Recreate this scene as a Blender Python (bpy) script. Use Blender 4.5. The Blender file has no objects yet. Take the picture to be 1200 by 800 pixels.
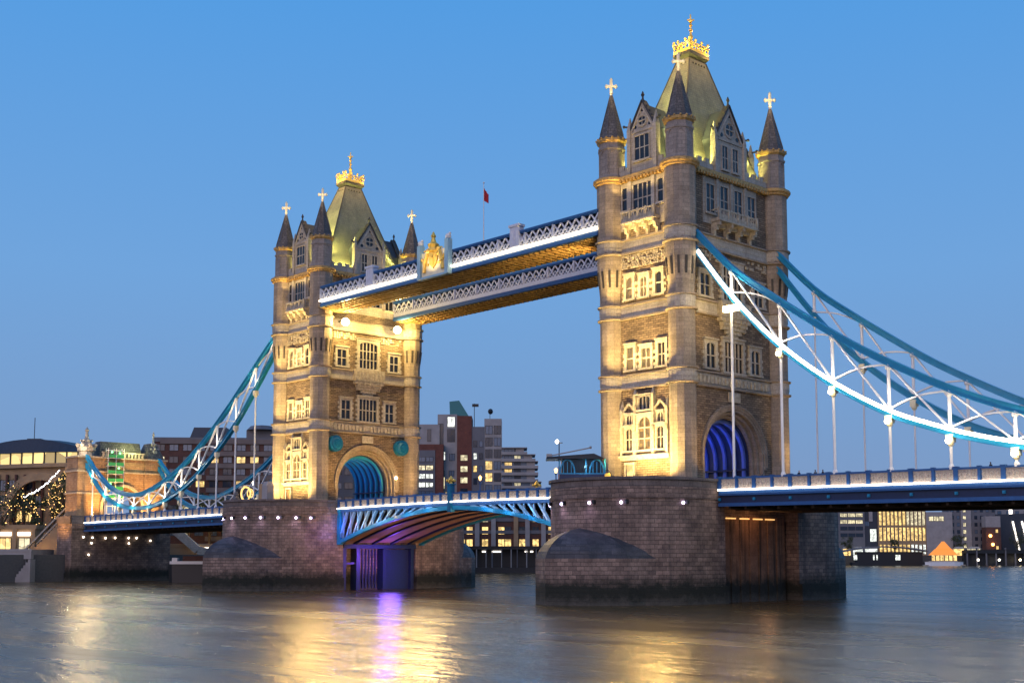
import bpy, bmesh, math, random
from mathutils import Vector, Matrix
R = math.radians
random.seed(7)
sc = bpy.context.scene
COL = sc.collection

# ------------------------------------------------------------------ camera
cam_d = bpy.data.cameras.new('camera'); cam = bpy.data.objects.new('camera', cam_d); COL.objects.link(cam)
cam.location = (106.06, -133.38, 5.9)
cam.rotation_euler = (R(90 + 5.59), 0, R(47.04))
cam_d.sensor_width = 36; cam_d.lens = 43.38
cam_d.shift_y = 0.0913
cam_d.clip_start = 0.5; cam_d.clip_end = 9000
sc.camera = cam

# ------------------------------------------------------------------ sky, sun, exposure
world = bpy.data.worlds.new('World'); sc.world = world; world.use_nodes = True
wn = world.node_tree; wn.nodes.clear()
out = wn.nodes.new('ShaderNodeOutputWorld'); bg = wn.nodes.new('ShaderNodeBackground')
sky = wn.nodes.new('ShaderNodeTexSky'); sky.sky_type = 'NISHITA'; sky.sun_disc = False
sky.sun_elevation = R(2.0); sky.sun_rotation = R(250); sky.altitude = 0; sky.air_density = 1.2; sky.dust_density = 0.6; sky.ozone_density = 3.0
tc = wn.nodes.new('ShaderNodeTexCoord'); sep = wn.nodes.new('ShaderNodeSeparateXYZ')
ramp = wn.nodes.new('ShaderNodeValToRGB')
SKY_STOPS = [(0.0, (0.245, 0.34, 0.56)), (0.10, (0.21, 0.375, 0.67)), (0.22, (0.18, 0.41, 0.79)), (0.42, (0.10, 0.37, 0.84)), (0.8, (0.07, 0.27, 0.68))]
els = ramp.color_ramp.elements
els[0].position = 0.0; els[1].position = 0.8
for p_, c_ in SKY_STOPS[1:-1]: els.new(p_)
for e_, (p_, c_) in zip(els, SKY_STOPS): e_.position = p_; e_.color = (*c_, 1)
wn.links.new(tc.outputs['Generated'], sep.inputs[0]); wn.links.new(sep.outputs['Z'], ramp.inputs[0])
skym = wn.nodes.new('ShaderNodeVectorMath'); skym.operation = 'SCALE'; skym.inputs['Scale'].default_value = 0.05
wn.links.new(sky.outputs[0], skym.inputs[0])
mixw = wn.nodes.new('ShaderNodeMix'); mixw.data_type = 'RGBA'; mixw.inputs[0].default_value = 0.9
wn.links.new(skym.outputs[0], mixw.inputs[6]); wn.links.new(ramp.outputs[0], mixw.inputs[7])
wn.links.new(mixw.outputs[2], bg.inputs[0]); bg.inputs[1].default_value = 1.0
wn.links.new(bg.outputs[0], out.inputs[0])

sun_d = bpy.data.lights.new('sun', 'SUN'); sun_d.energy = 1.45; sun_d.angle = R(60); sun_d.color = (1.0, 0.70, 0.62)
sun = bpy.data.objects.new('sun', sun_d); COL.objects.link(sun)
# afterglow low in the south-west, behind the camera's left shoulder
sun.rotation_euler = (R(75), 0, R(18)); sun.location = (0, -200, 120)

sc.view_settings.view_transform = 'Standard'; sc.view_settings.look = 'None'
sc.view_settings.exposure = 0.0; sc.view_settings.gamma = 1.0
sc.render.engine = 'CYCLES'
sc.cycles.use_denoising = True
sc.cycles.max_bounces = 5; sc.cycles.diffuse_bounces = 2; sc.cycles.glossy_bounces = 3; sc.cycles.transmission_bounces = 3
sc.cycles.sample_clamp_indirect = 4.0; sc.cycles.sample_clamp_direct = 0
sc.cycles.caustics_reflective = False; sc.cycles.caustics_refractive = False
sc.cycles.use_light_tree = True

# ------------------------------------------------------------------ materials
def nt(name):
    m = bpy.data.materials.new(name); m.use_nodes = True
    n = m.node_tree.nodes; l = m.node_tree.links
    return m, n, l, n['Principled BSDF']

def plain(name, col, rough=0.6, metal=0.0, vary=0.12, scale=2.0, bump=0.0):
    m, n, l, b = nt(name)
    b.inputs['Roughness'].default_value = rough; b.inputs['Metallic'].default_value = metal
    t = n.new('ShaderNodeTexCoord'); no = n.new('ShaderNodeTexNoise'); no.inputs['Scale'].default_value = scale; no.inputs['Detail'].default_value = 5
    l.new(t.outputs['Object'], no.inputs['Vector'])
    mx = n.new('ShaderNodeMix'); mx.data_type = 'RGBA'
    mx.inputs[6].default_value = (*[max(0, c * (1 - vary * 1.5)) for c in col], 1); mx.inputs[7].default_value = (*[min(1, c * (1 + vary * 1.5)) for c in col], 1)
    l.new(no.outputs['Fac'], mx.inputs[0]); l.new(mx.outputs[2], b.inputs['Base Color'])
    if bump:
        bp = n.new('ShaderNodeBump'); bp.inputs['Strength'].default_value = bump; bp.inputs['Distance'].default_value = 0.05
        l.new(no.outputs['Fac'], bp.inputs['Height']); l.new(bp.outputs[0], b.inputs['Normal'])
    return m

def blocks(name, c1, c2, mortar, bw, bh, rough=0.85, msize=0.02, bump=0.5, dist=0.06, noise=0.35, tide=False, offset=0.5, streak=0.0, dirt=(0.10, 0.09, 0.085)):
    """courses of stone on the metre UVs, weathering noise, optional tide mark"""
    m, n, l, b = nt(name)
    b.inputs['Roughness'].default_value = rough
    uv = n.new('ShaderNodeUVMap'); uv.uv_map = 'UVMap'
    br = n.new('ShaderNodeTexBrick'); br.offset = offset
    br.inputs['Color1'].default_value = (*c1, 1); br.inputs['Color2'].default_value = (*c2, 1); br.inputs['Mortar'].default_value = (*mortar, 1)
    br.inputs['Scale'].default_value = 1.0; br.inputs['Mortar Size'].default_value = msize; br.inputs['Mortar Smooth'].default_value = 0.3
    br.inputs['Brick Width'].default_value = bw; br.inputs['Row Height'].default_value = bh
    l.new(uv.outputs[0], br.inputs['Vector'])
    t = n.new('ShaderNodeTexCoord')
    n1 = n.new('ShaderNodeTexNoise'); n1.inputs['Scale'].default_value = 0.35; n1.inputs['Detail'].default_value = 8; n1.inputs['Roughness'].default_value = 0.65
    l.new(t.outputs['Object'], n1.inputs['Vector'])
    n2 = n.new('ShaderNodeTexNoise'); n2.inputs['Scale'].default_value = 5.0; n2.inputs['Detail'].default_value = 4
    l.new(t.outputs['Object'], n2.inputs['Vector'])
    rp = n.new('ShaderNodeMapRange'); rp.inputs[1].default_value = 0.3; rp.inputs[2].default_value = 0.7; rp.inputs[3].default_value = 1 - noise; rp.inputs[4].default_value = 1 + noise * 0.6
    l.new(n1.outputs['Fac'], rp.inputs[0])
    rp2 = n.new('ShaderNodeMapRange'); rp2.inputs[1].default_value = 0.3; rp2.inputs[2].default_value = 0.7; rp2.inputs[3].default_value = 0.82; rp2.inputs[4].default_value = 1.15
    l.new(n2.outputs['Fac'], rp2.inputs[0])
    mu = n.new('ShaderNodeMath'); mu.operation = 'MULTIPLY'; l.new(rp.outputs[0], mu.inputs[0]); l.new(rp2.outputs[0], mu.inputs[1])
    sc_ = n.new('ShaderNodeVectorMath'); sc_.operation = 'SCALE'
    l.new(br.outputs['Color'], sc_.inputs[0]); l.new(mu.outputs[0], sc_.inputs['Scale'])
    col = sc_.outputs[0]
    if streak:
        mp = n.new('ShaderNodeMapping'); mp.inputs['Scale'].default_value = (1.1, 1.1, 0.05); l.new(t.outputs['Object'], mp.inputs[0])
        n3 = n.new('ShaderNodeTexNoise'); n3.inputs['Scale'].default_value = 1.0; n3.inputs['Detail'].default_value = 6; l.new(mp.outputs[0], n3.inputs['Vector'])
        r3 = n.new('ShaderNodeMapRange'); r3.inputs[1].default_value = 0.5; r3.inputs[2].default_value = 0.68; r3.inputs[3].default_value = 0; r3.inputs[4].default_value = streak
        l.new(n3.outputs['Fac'], r3.inputs[0])
        mx = n.new('ShaderNodeMix'); mx.data_type = 'RGBA'; l.new(r3.outputs[0], mx.inputs[0]); l.new(col, mx.inputs[6]); mx.inputs[7].default_value = (*dirt, 1)
        col = mx.outputs[2]
    if tide:
        g = n.new('ShaderNodeNewGeometry'); s = n.new('ShaderNodeSeparateXYZ'); l.new(g.outputs['Position'], s.inputs[0])
        n4 = n.new('ShaderNodeTexNoise'); n4.inputs['Scale'].default_value = 0.8; n4.inputs['Detail'].default_value = 12; n4.inputs['Roughness'].default_value = 0.72; l.new(g.outputs['Position'], n4.inputs['Vector'])
        ad = n.new('ShaderNodeMath'); ad.operation = 'MULTIPLY_ADD'; ad.inputs[1].default_value = 3.6; l.new(n4.outputs['Fac'], ad.inputs[0]); l.new(s.outputs['Z'], ad.inputs[2])
        cr = n.new('ShaderNodeValToRGB'); e = cr.color_ramp.elements
        e[0].position = 0.0; e[0].color = (1, 1, 1, 1); e[1].position = 1.0; e[1].color = (0, 0, 0, 1)
        e[1].position = 0.62
        x = e.new(0.44); x.color = (1, 1, 1, 1)
        dv = n.new('ShaderNodeMath'); dv.operation = 'DIVIDE'; dv.inputs[1].default_value = 9.0; l.new(ad.outputs[0], dv.inputs[0]); l.new(dv.outputs[0], cr.inputs[0])
        # algae: dark green-black above, grey mud below
        cr2 = n.new('ShaderNodeValToRGB'); e2 = cr2.color_ramp.elements
        e2[0].position = 0.20; e2[0].color = (0.075, 0.068, 0.055, 1); e2[1].position = 0.34; e2[1].color = (0.014, 0.016, 0.010, 1)
        l.new(dv.outputs[0], cr2.inputs[0])
        s2 = n.new('ShaderNodeVectorMath'); s2.operation = 'SCALE'; l.new(cr2.outputs[0], s2.inputs[0]); l.new(rp2.outputs[0], s2.inputs['Scale'])
        mx = n.new('ShaderNodeMix'); mx.data_type = 'RGBA'; l.new(cr.outputs[0], mx.inputs[0]); l.new(col, mx.inputs[6]); l.new(s2.outputs[0], mx.inputs[7])
        col = mx.outputs[2]
    l.new(col, b.inputs['Base Color'])
    bp = n.new('ShaderNodeBump'); bp.inputs['Strength'].default_value = bump; bp.inputs['Distance'].default_value = dist
    hh = n.new('ShaderNodeMath'); hh.operation = 'MULTIPLY_ADD'; hh.inputs[1].default_value = 0.7; l.new(n2.outputs['Fac'], hh.inputs[0])
    iv = n.new('ShaderNodeMath'); iv.operation = 'SUBTRACT'; iv.inputs[0].default_value = 1.0; l.new(br.outputs['Fac'], iv.inputs[1])
    l.new(iv.outputs[0], hh.inputs[2]); l.new(hh.outputs[0], bp.inputs['Height']); l.new(bp.outputs[0], b.inputs['Normal'])
    return m

def emit(name, col, strength, base=None):
    m, n, l, b = nt(name)
    b.inputs['Base Color'].default_value = (*(base or col), 1)
    b.inputs['Emission Color'].default_value = (*col, 1); b.inputs['Emission Strength'].default_value = strength
    return m

def lit_window(name, col, strength, scale=0.9):
    """room light seen through the pane: uneven, with darker furniture and curtains behind"""
    m, n, l, b = nt(name)
    b.inputs['Base Color'].default_value = (0.05, 0.05, 0.05, 1); b.inputs['Roughness'].default_value = 0.15
    t = n.new('ShaderNodeTexCoord'); no = n.new('ShaderNodeTexVoronoi'); no.inputs['Scale'].default_value = scale
    g = n.new('ShaderNodeNewGeometry'); l.new(g.outputs['Position'], no.inputs['Vector'])
    rp = n.new('ShaderNodeMapRange'); rp.inputs[1].default_value = 0; rp.inputs[2].default_value = 1; rp.inputs[3].default_value = strength * 0.35; rp.inputs[4].default_value = strength * 1.3
    s = n.new('ShaderNodeSeparateColor'); l.new(no.outputs['Color'], s.inputs[0]); l.new(s.outputs[0], rp.inputs[0])
    b.inputs['Emission Color'].default_value = (*col, 1); l.new(rp.outputs[0], b.inputs['Emission Strength'])
    return m

M = {}
M['rubble'] = blocks('rubble_stone', (0.33, 0.235, 0.15), (0.17, 0.118, 0.078), (0.07, 0.05, 0.035), 0.85, 0.30, bump=1.0, dist=0.14, msize=0.035, noise=0.3)
M['ashlar'] = blocks('ashlar_stone', (0.37, 0.295, 0.225), (0.29, 0.23, 0.17), (0.17, 0.14, 0.10), 1.3, 0.55, bump=0.5, dist=0.04, msize=0.018, noise=0.3, streak=0.35, dirt=(0.14, 0.115, 0.09))
M['upper'] = blocks('upper_ashlar', (0.36, 0.305, 0.26), (0.29, 0.245, 0.21), (0.18, 0.15, 0.13), 1.2, 0.5, bump=0.5, dist=0.04, msize=0.018, noise=0.3, streak=0.4, dirt=(0.15, 0.13, 0.12))
M['dress'] = blocks('dressed_stone', (0.50, 0.44, 0.36), (0.44, 0.385, 0.31), (0.27, 0.23, 0.18), 0.9, 0.6, bump=0.6, dist=0.05, noise=0.25, streak=0.3, dirt=(0.20, 0.17, 0.13))
M['gate_stone'] = blocks('gate_sandstone', (0.42, 0.28, 0.16), (0.34, 0.22, 0.125), (0.2, 0.13, 0.08), 1.0, 0.5, bump=0.8, dist=0.06, noise=0.35, streak=0.5, dirt=(0.2, 0.12, 0.07))
M['carved'] = plain('carved_stone', (0.42, 0.36, 0.27), 0.85, vary=0.5, scale=2.6, bump=1.0)
M['cornice_gilt'] = plain('gilded_cornice', (0.46, 0.29, 0.10), 0.6, 0.2, vary=0.7, scale=3.0, bump=1.0)
M['granite'] = blocks('granite_blocks', (0.31, 0.215, 0.17), (0.175, 0.122, 0.10), (0.085, 0.065, 0.055), 0.95, 0.52, bump=0.9, dist=0.09, msize=0.028, noise=0.55, tide=True, streak=0.45, dirt=(0.07, 0.055, 0.05))
M['granite_cap'] = blocks('granite_coping', (0.17, 0.14, 0.13), (0.11, 0.09, 0.085), (0.05, 0.045, 0.04), 1.6, 0.7, bump=0.6, noise=0.35)
M['cutwater'] = blocks('cutwater_stone', (0.068, 0.066, 0.074), (0.030, 0.031, 0.040), (0.015, 0.015, 0.017), 1.2, 0.6, bump=0.9, noise=0.6, rough=0.6)
M['slate'] = blocks('spire_slate', (0.16, 0.138, 0.122), (0.085, 0.073, 0.068), (0.03, 0.027, 0.025), 0.6, 0.5, bump=0.7, msize=0.03, rough=0.6)
M['roof'] = blocks('roof_slate', (0.27, 0.25, 0.165), (0.225, 0.21, 0.14), (0.15, 0.14, 0.10), 0.45, 0.38, bump=0.5, msize=0.02, rough=0.7, noise=0.3, streak=0.4, dirt=(0.13, 0.125, 0.09))
M['dark_iron'] = plain('dark_iron', (0.035, 0.030, 0.026), 0.5)
M['gold'] = plain('gilding', (1.0, 0.60, 0.12), 0.38, 0.45, vary=0.08, bump=0.2)
M['gilt_stone'] = plain('gilt_stone', (0.90, 0.76, 0.52), 0.5, 0.0, vary=0.15)
M['blue'] = plain('bridge_blue', (0.022, 0.085, 0.25), 0.38, vary=0.15)
M['sky_blue'] = plain('bridge_sky_blue', (0.015, 0.235, 0.43), 0.38, vary=0.12)
M['navy'] = plain('navy_steel', (0.012, 0.022, 0.07), 0.45, vary=0.2)
M['arch_blue'] = plain('vault_blue', (0.10, 0.16, 0.55), 0.4, vary=0.12)
M['teal'] = plain('teal_paint', (0.004, 0.13, 0.25), 0.4, vary=0.2)
M['white'] = plain('white_paint', (0.74, 0.74, 0.74), 0.45, vary=0.06)
M['filigree'] = plain('grey_filigree', (0.46, 0.38, 0.32), 0.6, vary=0.4, scale=4)
M['cream'] = plain('cream_ironwork', (0.82, 0.66, 0.50), 0.6, vary=0.5, scale=7, bump=0.8)
M['lattice'] = plain('lattice_paint', (0.60, 0.62, 0.70), 0.5, vary=0.15)
M['strut'] = plain('pale_blue_steel', (0.22, 0.40, 0.62), 0.4, vary=0.2)
M['soffit'] = plain('walkway_soffit', (0.42, 0.28, 0.11), 0.7, vary=0.35, scale=1.2, bump=0.8)
M['under'] = plain('rusty_underside', (0.36, 0.20, 0.11), 0.75, vary=0.3, scale=0.8)
M['deck_under'] = plain('dark_brown_underside', (0.05, 0.035, 0.024), 0.8, vary=0.3)  # dark brown base colour under the side spans
M['glass'] = plain('dark_glass', (0.018, 0.018, 0.022), 0.12, vary=0.2)
M['asphalt'] = plain('asphalt', (0.05, 0.05, 0.052), 0.9, vary=0.2, scale=5)
M['timber'] = blocks('stained_boards', (0.26, 0.145, 0.085), (0.20, 0.11, 0.07), (0.14, 0.08, 0.05), 3.0, 4.0, bump=0.4, msize=0.02, noise=0.5, tide=True, streak=1.0, dirt=(0.018, 0.013, 0.010))
M['led'] = emit('white_led', (1.0, 0.84, 0.56), 8.0)
M['rail_led'] = emit('rail_led', (1.0, 0.90, 0.76), 7.0)
M['led_soft'] = emit('soft_led', (1.0, 0.90, 0.78), 3.2)
M['led_far'] = emit('warm_led', (1.0, 0.86, 0.62), 8.0)
M['bulb'] = emit('lamp_bulb', (1.0, 0.80, 0.42), 16.0)
M['bulb_white'] = emit('white_bulb', (1.0, 0.88, 0.70), 10.0)
M['violet'] = emit('violet_lamp', (0.72, 0.62, 1.0), 9.0)
M['orange'] = emit('orange_lamp', (1.0, 0.42, 0.10), 9.0)
M['win_warm'] = lit_window('warm_lit_window', (1.0, 0.66, 0.22), 1.5)
M['win_gold'] = lit_window('golden_lit_window', (1.0, 0.72, 0.25), 1.1, 0.3)
M['win_pale'] = lit_window('pale_lit_window', (1.0, 0.86, 0.52), 1.0)
M['win_white'] = lit_window('white_lit_window', (0.95, 1.0, 0.92), 1.4)
M['win_amber'] = lit_window('amber_lit_window', (1.0, 0.50, 0.10), 0.22, 1.6)
M['win_dim'] = plain('dim_window', (0.10, 0.14, 0.20), 0.15, vary=0.4)
M['win_dark'] = plain('unlit_window', (0.02, 0.03, 0.05), 0.12, vary=0.3)
M['brick'] = blocks('red_brick', (0.20, 0.062, 0.040), (0.145, 0.046, 0.032), (0.10, 0.05, 0.04), 0.5, 0.2, bump=0.3, noise=0.3)
M['brick_dark'] = blocks('dark_brick', (0.14, 0.058, 0.040), (0.10, 0.042, 0.032), (0.08, 0.045, 0.04), 0.5, 0.2, bump=0.3, noise=0.3)
M['concrete'] = plain('pale_concrete', (0.30, 0.28, 0.275), 0.8, vary=0.2, scale=0.4)
M['band_brown'] = plain('brown_band', (0.15, 0.118, 0.108), 0.7, vary=0.25, scale=0.3)
M['concrete_d'] = plain('grey_cladding', (0.13, 0.13, 0.145), 0.7, vary=0.2, scale=0.3)
M['tan'] = plain('tan_render', (0.34, 0.23, 0.13), 0.8, vary=0.2, scale=0.5)
M['copper'] = plain('green_copper', (0.02, 0.17, 0.18), 0.5, vary=0.2)
M['roof_dark'] = plain('dark_roofing', (0.03, 0.035, 0.05), 0.55, vary=0.2)
M['black'] = plain('black_steel', (0.012, 0.012, 0.014), 0.5)
M['cloth_dark'] = plain('dark_clothing', (0.02, 0.022, 0.03), 0.9)
M['skin'] = plain('skin', (0.35, 0.20, 0.14), 0.6)
M['red'] = plain('red_cloth', (0.45, 0.02, 0.03), 0.8)
M['earth'] = plain('bank_ground', (0.09, 0.085, 0.08), 0.9, vary=0.2)
M['bark'] = plain('bark', (0.09, 0.06, 0.04), 0.9, vary=0.3)
M['leaf'] = plain('leaves', (0.05, 0.065, 0.025), 0.75, vary=0.5, scale=1.0)
M['leaf_light'] = plain('light_leaves', (0.11, 0.12, 0.04), 0.75, vary=0.5, scale=1.0)
M['fairy'] = emit('fairy_light', (1.0, 0.58, 0.18), 5.0)
M['fairy_white'] = emit('cool_fairy_light', (0.95, 0.95, 1.0), 10.0)
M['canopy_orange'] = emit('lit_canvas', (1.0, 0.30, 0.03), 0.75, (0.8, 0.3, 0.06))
M['green_light'] = emit('green_lamp', (0.25, 1.0, 0.35), 3.0)

# ------------------------------------------------------------------ mesh builder
OFF = {}
class MB:
    def __init__(s): s.v = []; s.f = []; s.uv = []; s.tf = None
    def poly(s, pts, uv=None):
        if s.tf: pts = [s.tf(Vector(p)) for p in pts]
        else: pts = [Vector(p) for p in pts]
        i = len(s.v); s.v += pts; s.f.append(tuple(range(i, i + len(pts))))
        if uv is None:
            nrm = Vector((0, 0, 0))
            for k in range(1, len(pts) - 1): nrm += (pts[k] - pts[0]).cross(pts[k + 1] - pts[0])
            if nrm.length: nrm.normalize()
            if abs(nrm.z) > 0.8: uv = [(p.x, p.y) for p in pts]
            else:
                t = Vector((-nrm.y, nrm.x, 0))
                t = t.normalized() if t.length > 1e-6 else Vector((1, 0, 0))
                k = 1 / max(0.3, math.sqrt(max(0.0, 1 - nrm.z ** 2)))
                uv = [(p.dot(t) + 50, p.z * k + 50) for p in pts]
        s.uv.append(uv)
    def hexa(s, a, b):      # a, b: bottom and top quads (ccw seen from above)
        s.poly([a[3], a[2], a[1], a[0]]); s.poly(b)
        for k in range(4): s.poly([a[k], a[(k + 1) % 4], b[(k + 1) % 4], b[k]])
    def box(s, x0, x1, y0, y1, z0, z1):
        s.hexa([(x0, y0, z0), (x1, y0, z0), (x1, y1, z0), (x0, y1, z0)], [(x0, y0, z1), (x1, y0, z1), (x1, y1, z1), (x0, y1, z1)])
    def taper(s, x0, x1, y0, y1, z0, X0, X1, Y0, Y1, z1):
        s.hexa([(x0, y0, z0), (x1, y0, z0), (x1, y1, z0), (x0, y1, z0)], [(X0, Y0, z1), (X1, Y0, z1), (X1, Y1, z1), (X0, Y1, z1)])
    def prism(s, pts, z0, z1, top=True, bottom=True, scale1=None, c=(0, 0)):
        q = pts if scale1 is None else [(c[0] + (x - c[0]) * scale1, c[1] + (y - c[1]) * scale1) for x, y in pts]
        n = len(pts); u = 0
        for k in range(n):
            a, b = pts[k], pts[(k + 1) % n]; A, B = q[k], q[(k + 1) % n]
            L = math.hypot(b[0] - a[0], b[1] - a[1])
            s.poly([(*a, z0), (*b, z0), (*B, z1), (*A, z1)], [(u, z0), (u + L, z0), (u + L, z1), (u, z1)]); u += L
        if top: s.poly([(*p, z1) for p in q])
        if bottom: s.poly([(*p, z0) for p in reversed(pts)])
    def lathe(s, cx, cy, prof, n=8, rot=None, cap=True):
        rot = math.pi / n if rot is None else rot
        for (r0, z0), (r1, z1) in zip(prof, prof[1:]):
            for k in range(n):
                a = rot + 2 * math.pi * k / n; b = rot + 2 * math.pi * (k + 1) / n; rm = max(r0, r1, .2)
                pts = [(cx + r0 * math.cos(a), cy + r0 * math.sin(a), z0), (cx + r0 * math.cos(b), cy + r0 * math.sin(b), z0),
                       (cx + r1 * math.cos(b), cy + r1 * math.sin(b), z1), (cx + r1 * math.cos(a), cy + r1 * math.sin(a), z1)]
                uu = (a * rm, b * rm); uvs = [(uu[0], z0), (uu[1], z0), (uu[1], z1 + abs(r1 - r0)), (uu[0], z1 + abs(r1 - r0))]
                if r1 < 1e-4: pts = pts[:3]; uvs = uvs[:3]
                if r0 < 1e-4: pts = [pts[0], pts[2], pts[3]]; uvs = [uvs[0], uvs[2], uvs[3]]
                s.poly(pts, uvs)
        if cap:
            for (r, z), flip in ((prof[0], True), (prof[-1], False)):
                if r > 1e-4:
                    p = [(cx + r * math.cos(rot + 2 * math.pi * k / n), cy + r * math.sin(rot + 2 * math.pi * k / n), z) for k in range(n)]
                    s.poly(p[::-1] if flip else p)
    def beam(s, p0, p1, w, h, up=(0, 0, 1)):
        p0, p1 = Vector(p0), Vector(p1); d = (p1 - p0)
        if d.length < 1e-6: return
        d.normalize(); side = d.cross(Vector(up))
        if side.length < 1e-3: side = d.cross(Vector((1, 0, 0)))
        side.normalize(); u = side.cross(d)
        a = [p0 - side * w / 2 - u * h / 2, p0 + side * w / 2 - u * h / 2, p0 + side * w / 2 + u * h / 2, p0 - side * w / 2 + u * h / 2]
        b = [q + (p1 - p0) for q in a]
        s.poly(a[::-1]); s.poly(b)
        for k in range(4): s.poly([a[k], a[(k + 1) % 4], b[(k + 1) % 4], b[k]])
    def tube(s, p0, p1, r, n=6, r1=None):
        p0, p1 = Vector(p0), Vector(p1); d = (p1 - p0).normalized(); r1 = r if r1 is None else r1
        side = d.cross(Vector((0, 0, 1)))
        if side.length < 1e-3: side = Vector((1, 0, 0))
        side.normalize(); u = side.cross(d)
        f = lambda c, rr, k: c + (side * math.cos(2 * math.pi * k / n) + u * math.sin(2 * math.pi * k / n)) * rr
        for k in range(n): s.poly([f(p0, r, k + 1), f(p0, r, k), f(p1, r1, k), f(p1, r1, k + 1)])
        s.poly([f(p0, r, k) for k in range(n)]); s.poly([f(p1, r1, k) for k in range(n)][::-1])
    def ball(s, c, r, n=8, m=5, sq=1.0):
        c = Vector(c); prof = [(r * math.sin(math.pi * i / m), c.z - r * sq * math.cos(math.pi * i / m)) for i in range(m + 1)]
        prof[0] = (0, prof[0][1]); prof[-1] = (0, prof[-1][1])
        s.lathe(c.x, c.y, prof, n, cap=False)
    def build(s, name, mat, parent=None, smooth=False, origin=None, label=None):
        off = Vector(OFF.get(parent.name, (0, 0, 0))) if parent else Vector(origin or (0, 0, 0))
        me = bpy.data.meshes.new(name)
        me.from_pydata([tuple(p - off) for p in s.v], [], s.f)
        ul = me.uv_layers.new(name='UVMap'); i = 0
        for u in s.uv:
            for q in u: ul.data[i].uv = q; i += 1
        me.materials.append(M[mat] if isinstance(mat, str) else mat)
        bm = bmesh.new(); bm.from_mesh(me); bmesh.ops.remove_doubles(bm, verts=bm.verts, dist=1e-4)
        bmesh.ops.recalc_face_normals(bm, faces=bm.faces); bm.to_mesh(me); bm.free()
        if smooth: me.polygons.foreach_set('use_smooth', [True] * len(me.polygons))
        o = bpy.data.objects.new(name, me); COL.objects.link(o)
        if parent: o.parent = parent; OFF[o.name] = tuple(off)
        else: o.location = off; OFF[o.name] = tuple(off)
        if label: o['label'] = label
        return o

def tag(o, label, cat, group=None):
    o['label'] = label; o['category'] = cat
    if group: o['group'] = group
    return o
def struct(o): o['kind'] = 'structure'; return o
def thing(name, label, cat, loc, group=None, rz=0):
    o = bpy.data.objects.new(name, None); COL.objects.link(o); o.empty_display_size = 0.5
    o.location = loc; o.rotation_euler = (0, 0, rz); tag(o, label, cat, group)
    OFF[o.name] = tuple(loc) if rz == 0 else (0, 0, 0)      # turned things are built in their own axes
    return o
def copy_thing(o, loc, label, rz=None, parent=None):
    c = o.copy(); COL.objects.link(c); c.parent = parent
    if parent is None:
        c.location = loc; c['label'] = label
        if rz is not None: c.rotation_euler = (0, 0, rz)
    for ch in list(o.children): copy_thing(ch, None, None, None, c)
    return c
def lamp(name, kind, loc, energy, col, parent=None, target=None, size=0.3, cone=60, blend=0.6):
    d = bpy.data.lights.new(name, kind); d.energy = energy; d.color = col
    if kind in ('POINT', 'SPOT'): d.shadow_soft_size = size
    if kind == 'SPOT': d.spot_size = R(cone); d.spot_blend = blend
    if kind == 'AREA': d.size = size
    o = bpy.data.objects.new(name, d); COL.objects.link(o)
    off = Vector(OFF.get(parent.name, (0, 0, 0))) if parent else Vector((0, 0, 0))
    o.location = Vector(loc) - off
    if target is not None:
        o.rotation_euler = (Vector(target) - Vector(loc)).to_track_quat('-Z', 'Y').to_euler()
    if parent: o.parent = parent
    return o

# ------------------------------------------------------------------ river and banks
def water_material():
    m, n, l, b = nt('river_water')
    b.inputs['Base Color'].default_value = (0.095, 0.062, 0.026, 1); b.inputs['Roughness'].default_value = 0.17
    b.inputs['IOR'].default_value = 1.33
    g = n.new('ShaderNodeNewGeometry')
    def noise(sx, sy, ang, det, scale):
        mp = n.new('ShaderNodeMapping'); mp.inputs['Rotation'].default_value = (0, 0, R(ang)); mp.inputs['Scale'].default_value = (sx, sy, 1)
        l.new(g.outputs['Position'], mp.inputs[0])
        t = n.new('ShaderNodeTexNoise'); t.inputs['Scale'].default_value = scale; t.inputs['Detail'].default_value = det; t.inputs['Roughness'].default_value = 0.6
        l.new(mp.outputs[0], t.inputs['Vector']); return t
    a = noise(0.35, 1.0, -47, 5, 0.9); c = noise(0.25, 1.0, -35, 3, 0.13); f = noise(0.4, 1.0, -60, 2, 3.0)
    ad = n.new('ShaderNodeMath'); ad.operation = 'MULTIPLY_ADD'; ad.inputs[1].default_value = 3.5; l.new(c.outputs['Fac'], ad.inputs[0]); l.new(a.outputs['Fac'], ad.inputs[2])
    a2 = n.new('ShaderNodeMath'); a2.operation = 'MULTIPLY_ADD'; a2.inputs[1].default_value = 0.18; l.new(f.outputs['Fac'], a2.inputs[0]); l.new(ad.outputs[0], a2.inputs[2])
    bp = n.new('ShaderNodeBump'); bp.inputs['Strength'].default_value = 0.5; bp.inputs['Distance'].default_value = 0.22
    l.new(a2.outputs[0], bp.inputs['Height']); l.new(bp.outputs[0], b.inputs['Normal'])
    rr = n.new('ShaderNodeMapRange'); rr.inputs[1].default_value = 0.35; rr.inputs[2].default_value = 0.65; rr.inputs[3].default_value = 0.18; rr.inputs[4].default_value = 0.30
    l.new(c.outputs['Fac'], rr.inputs[0]); l.new(rr.outputs[0], b.inputs['Roughness'])
    return m
M['water'] = water_material()
mb = MB(); mb.poly([(-6000, -2500, 0), (3000, -2500, 0), (3000, 7000, 0), (-6000, 7000, 0)]); struct(mb.build('river', 'water'))

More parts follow.
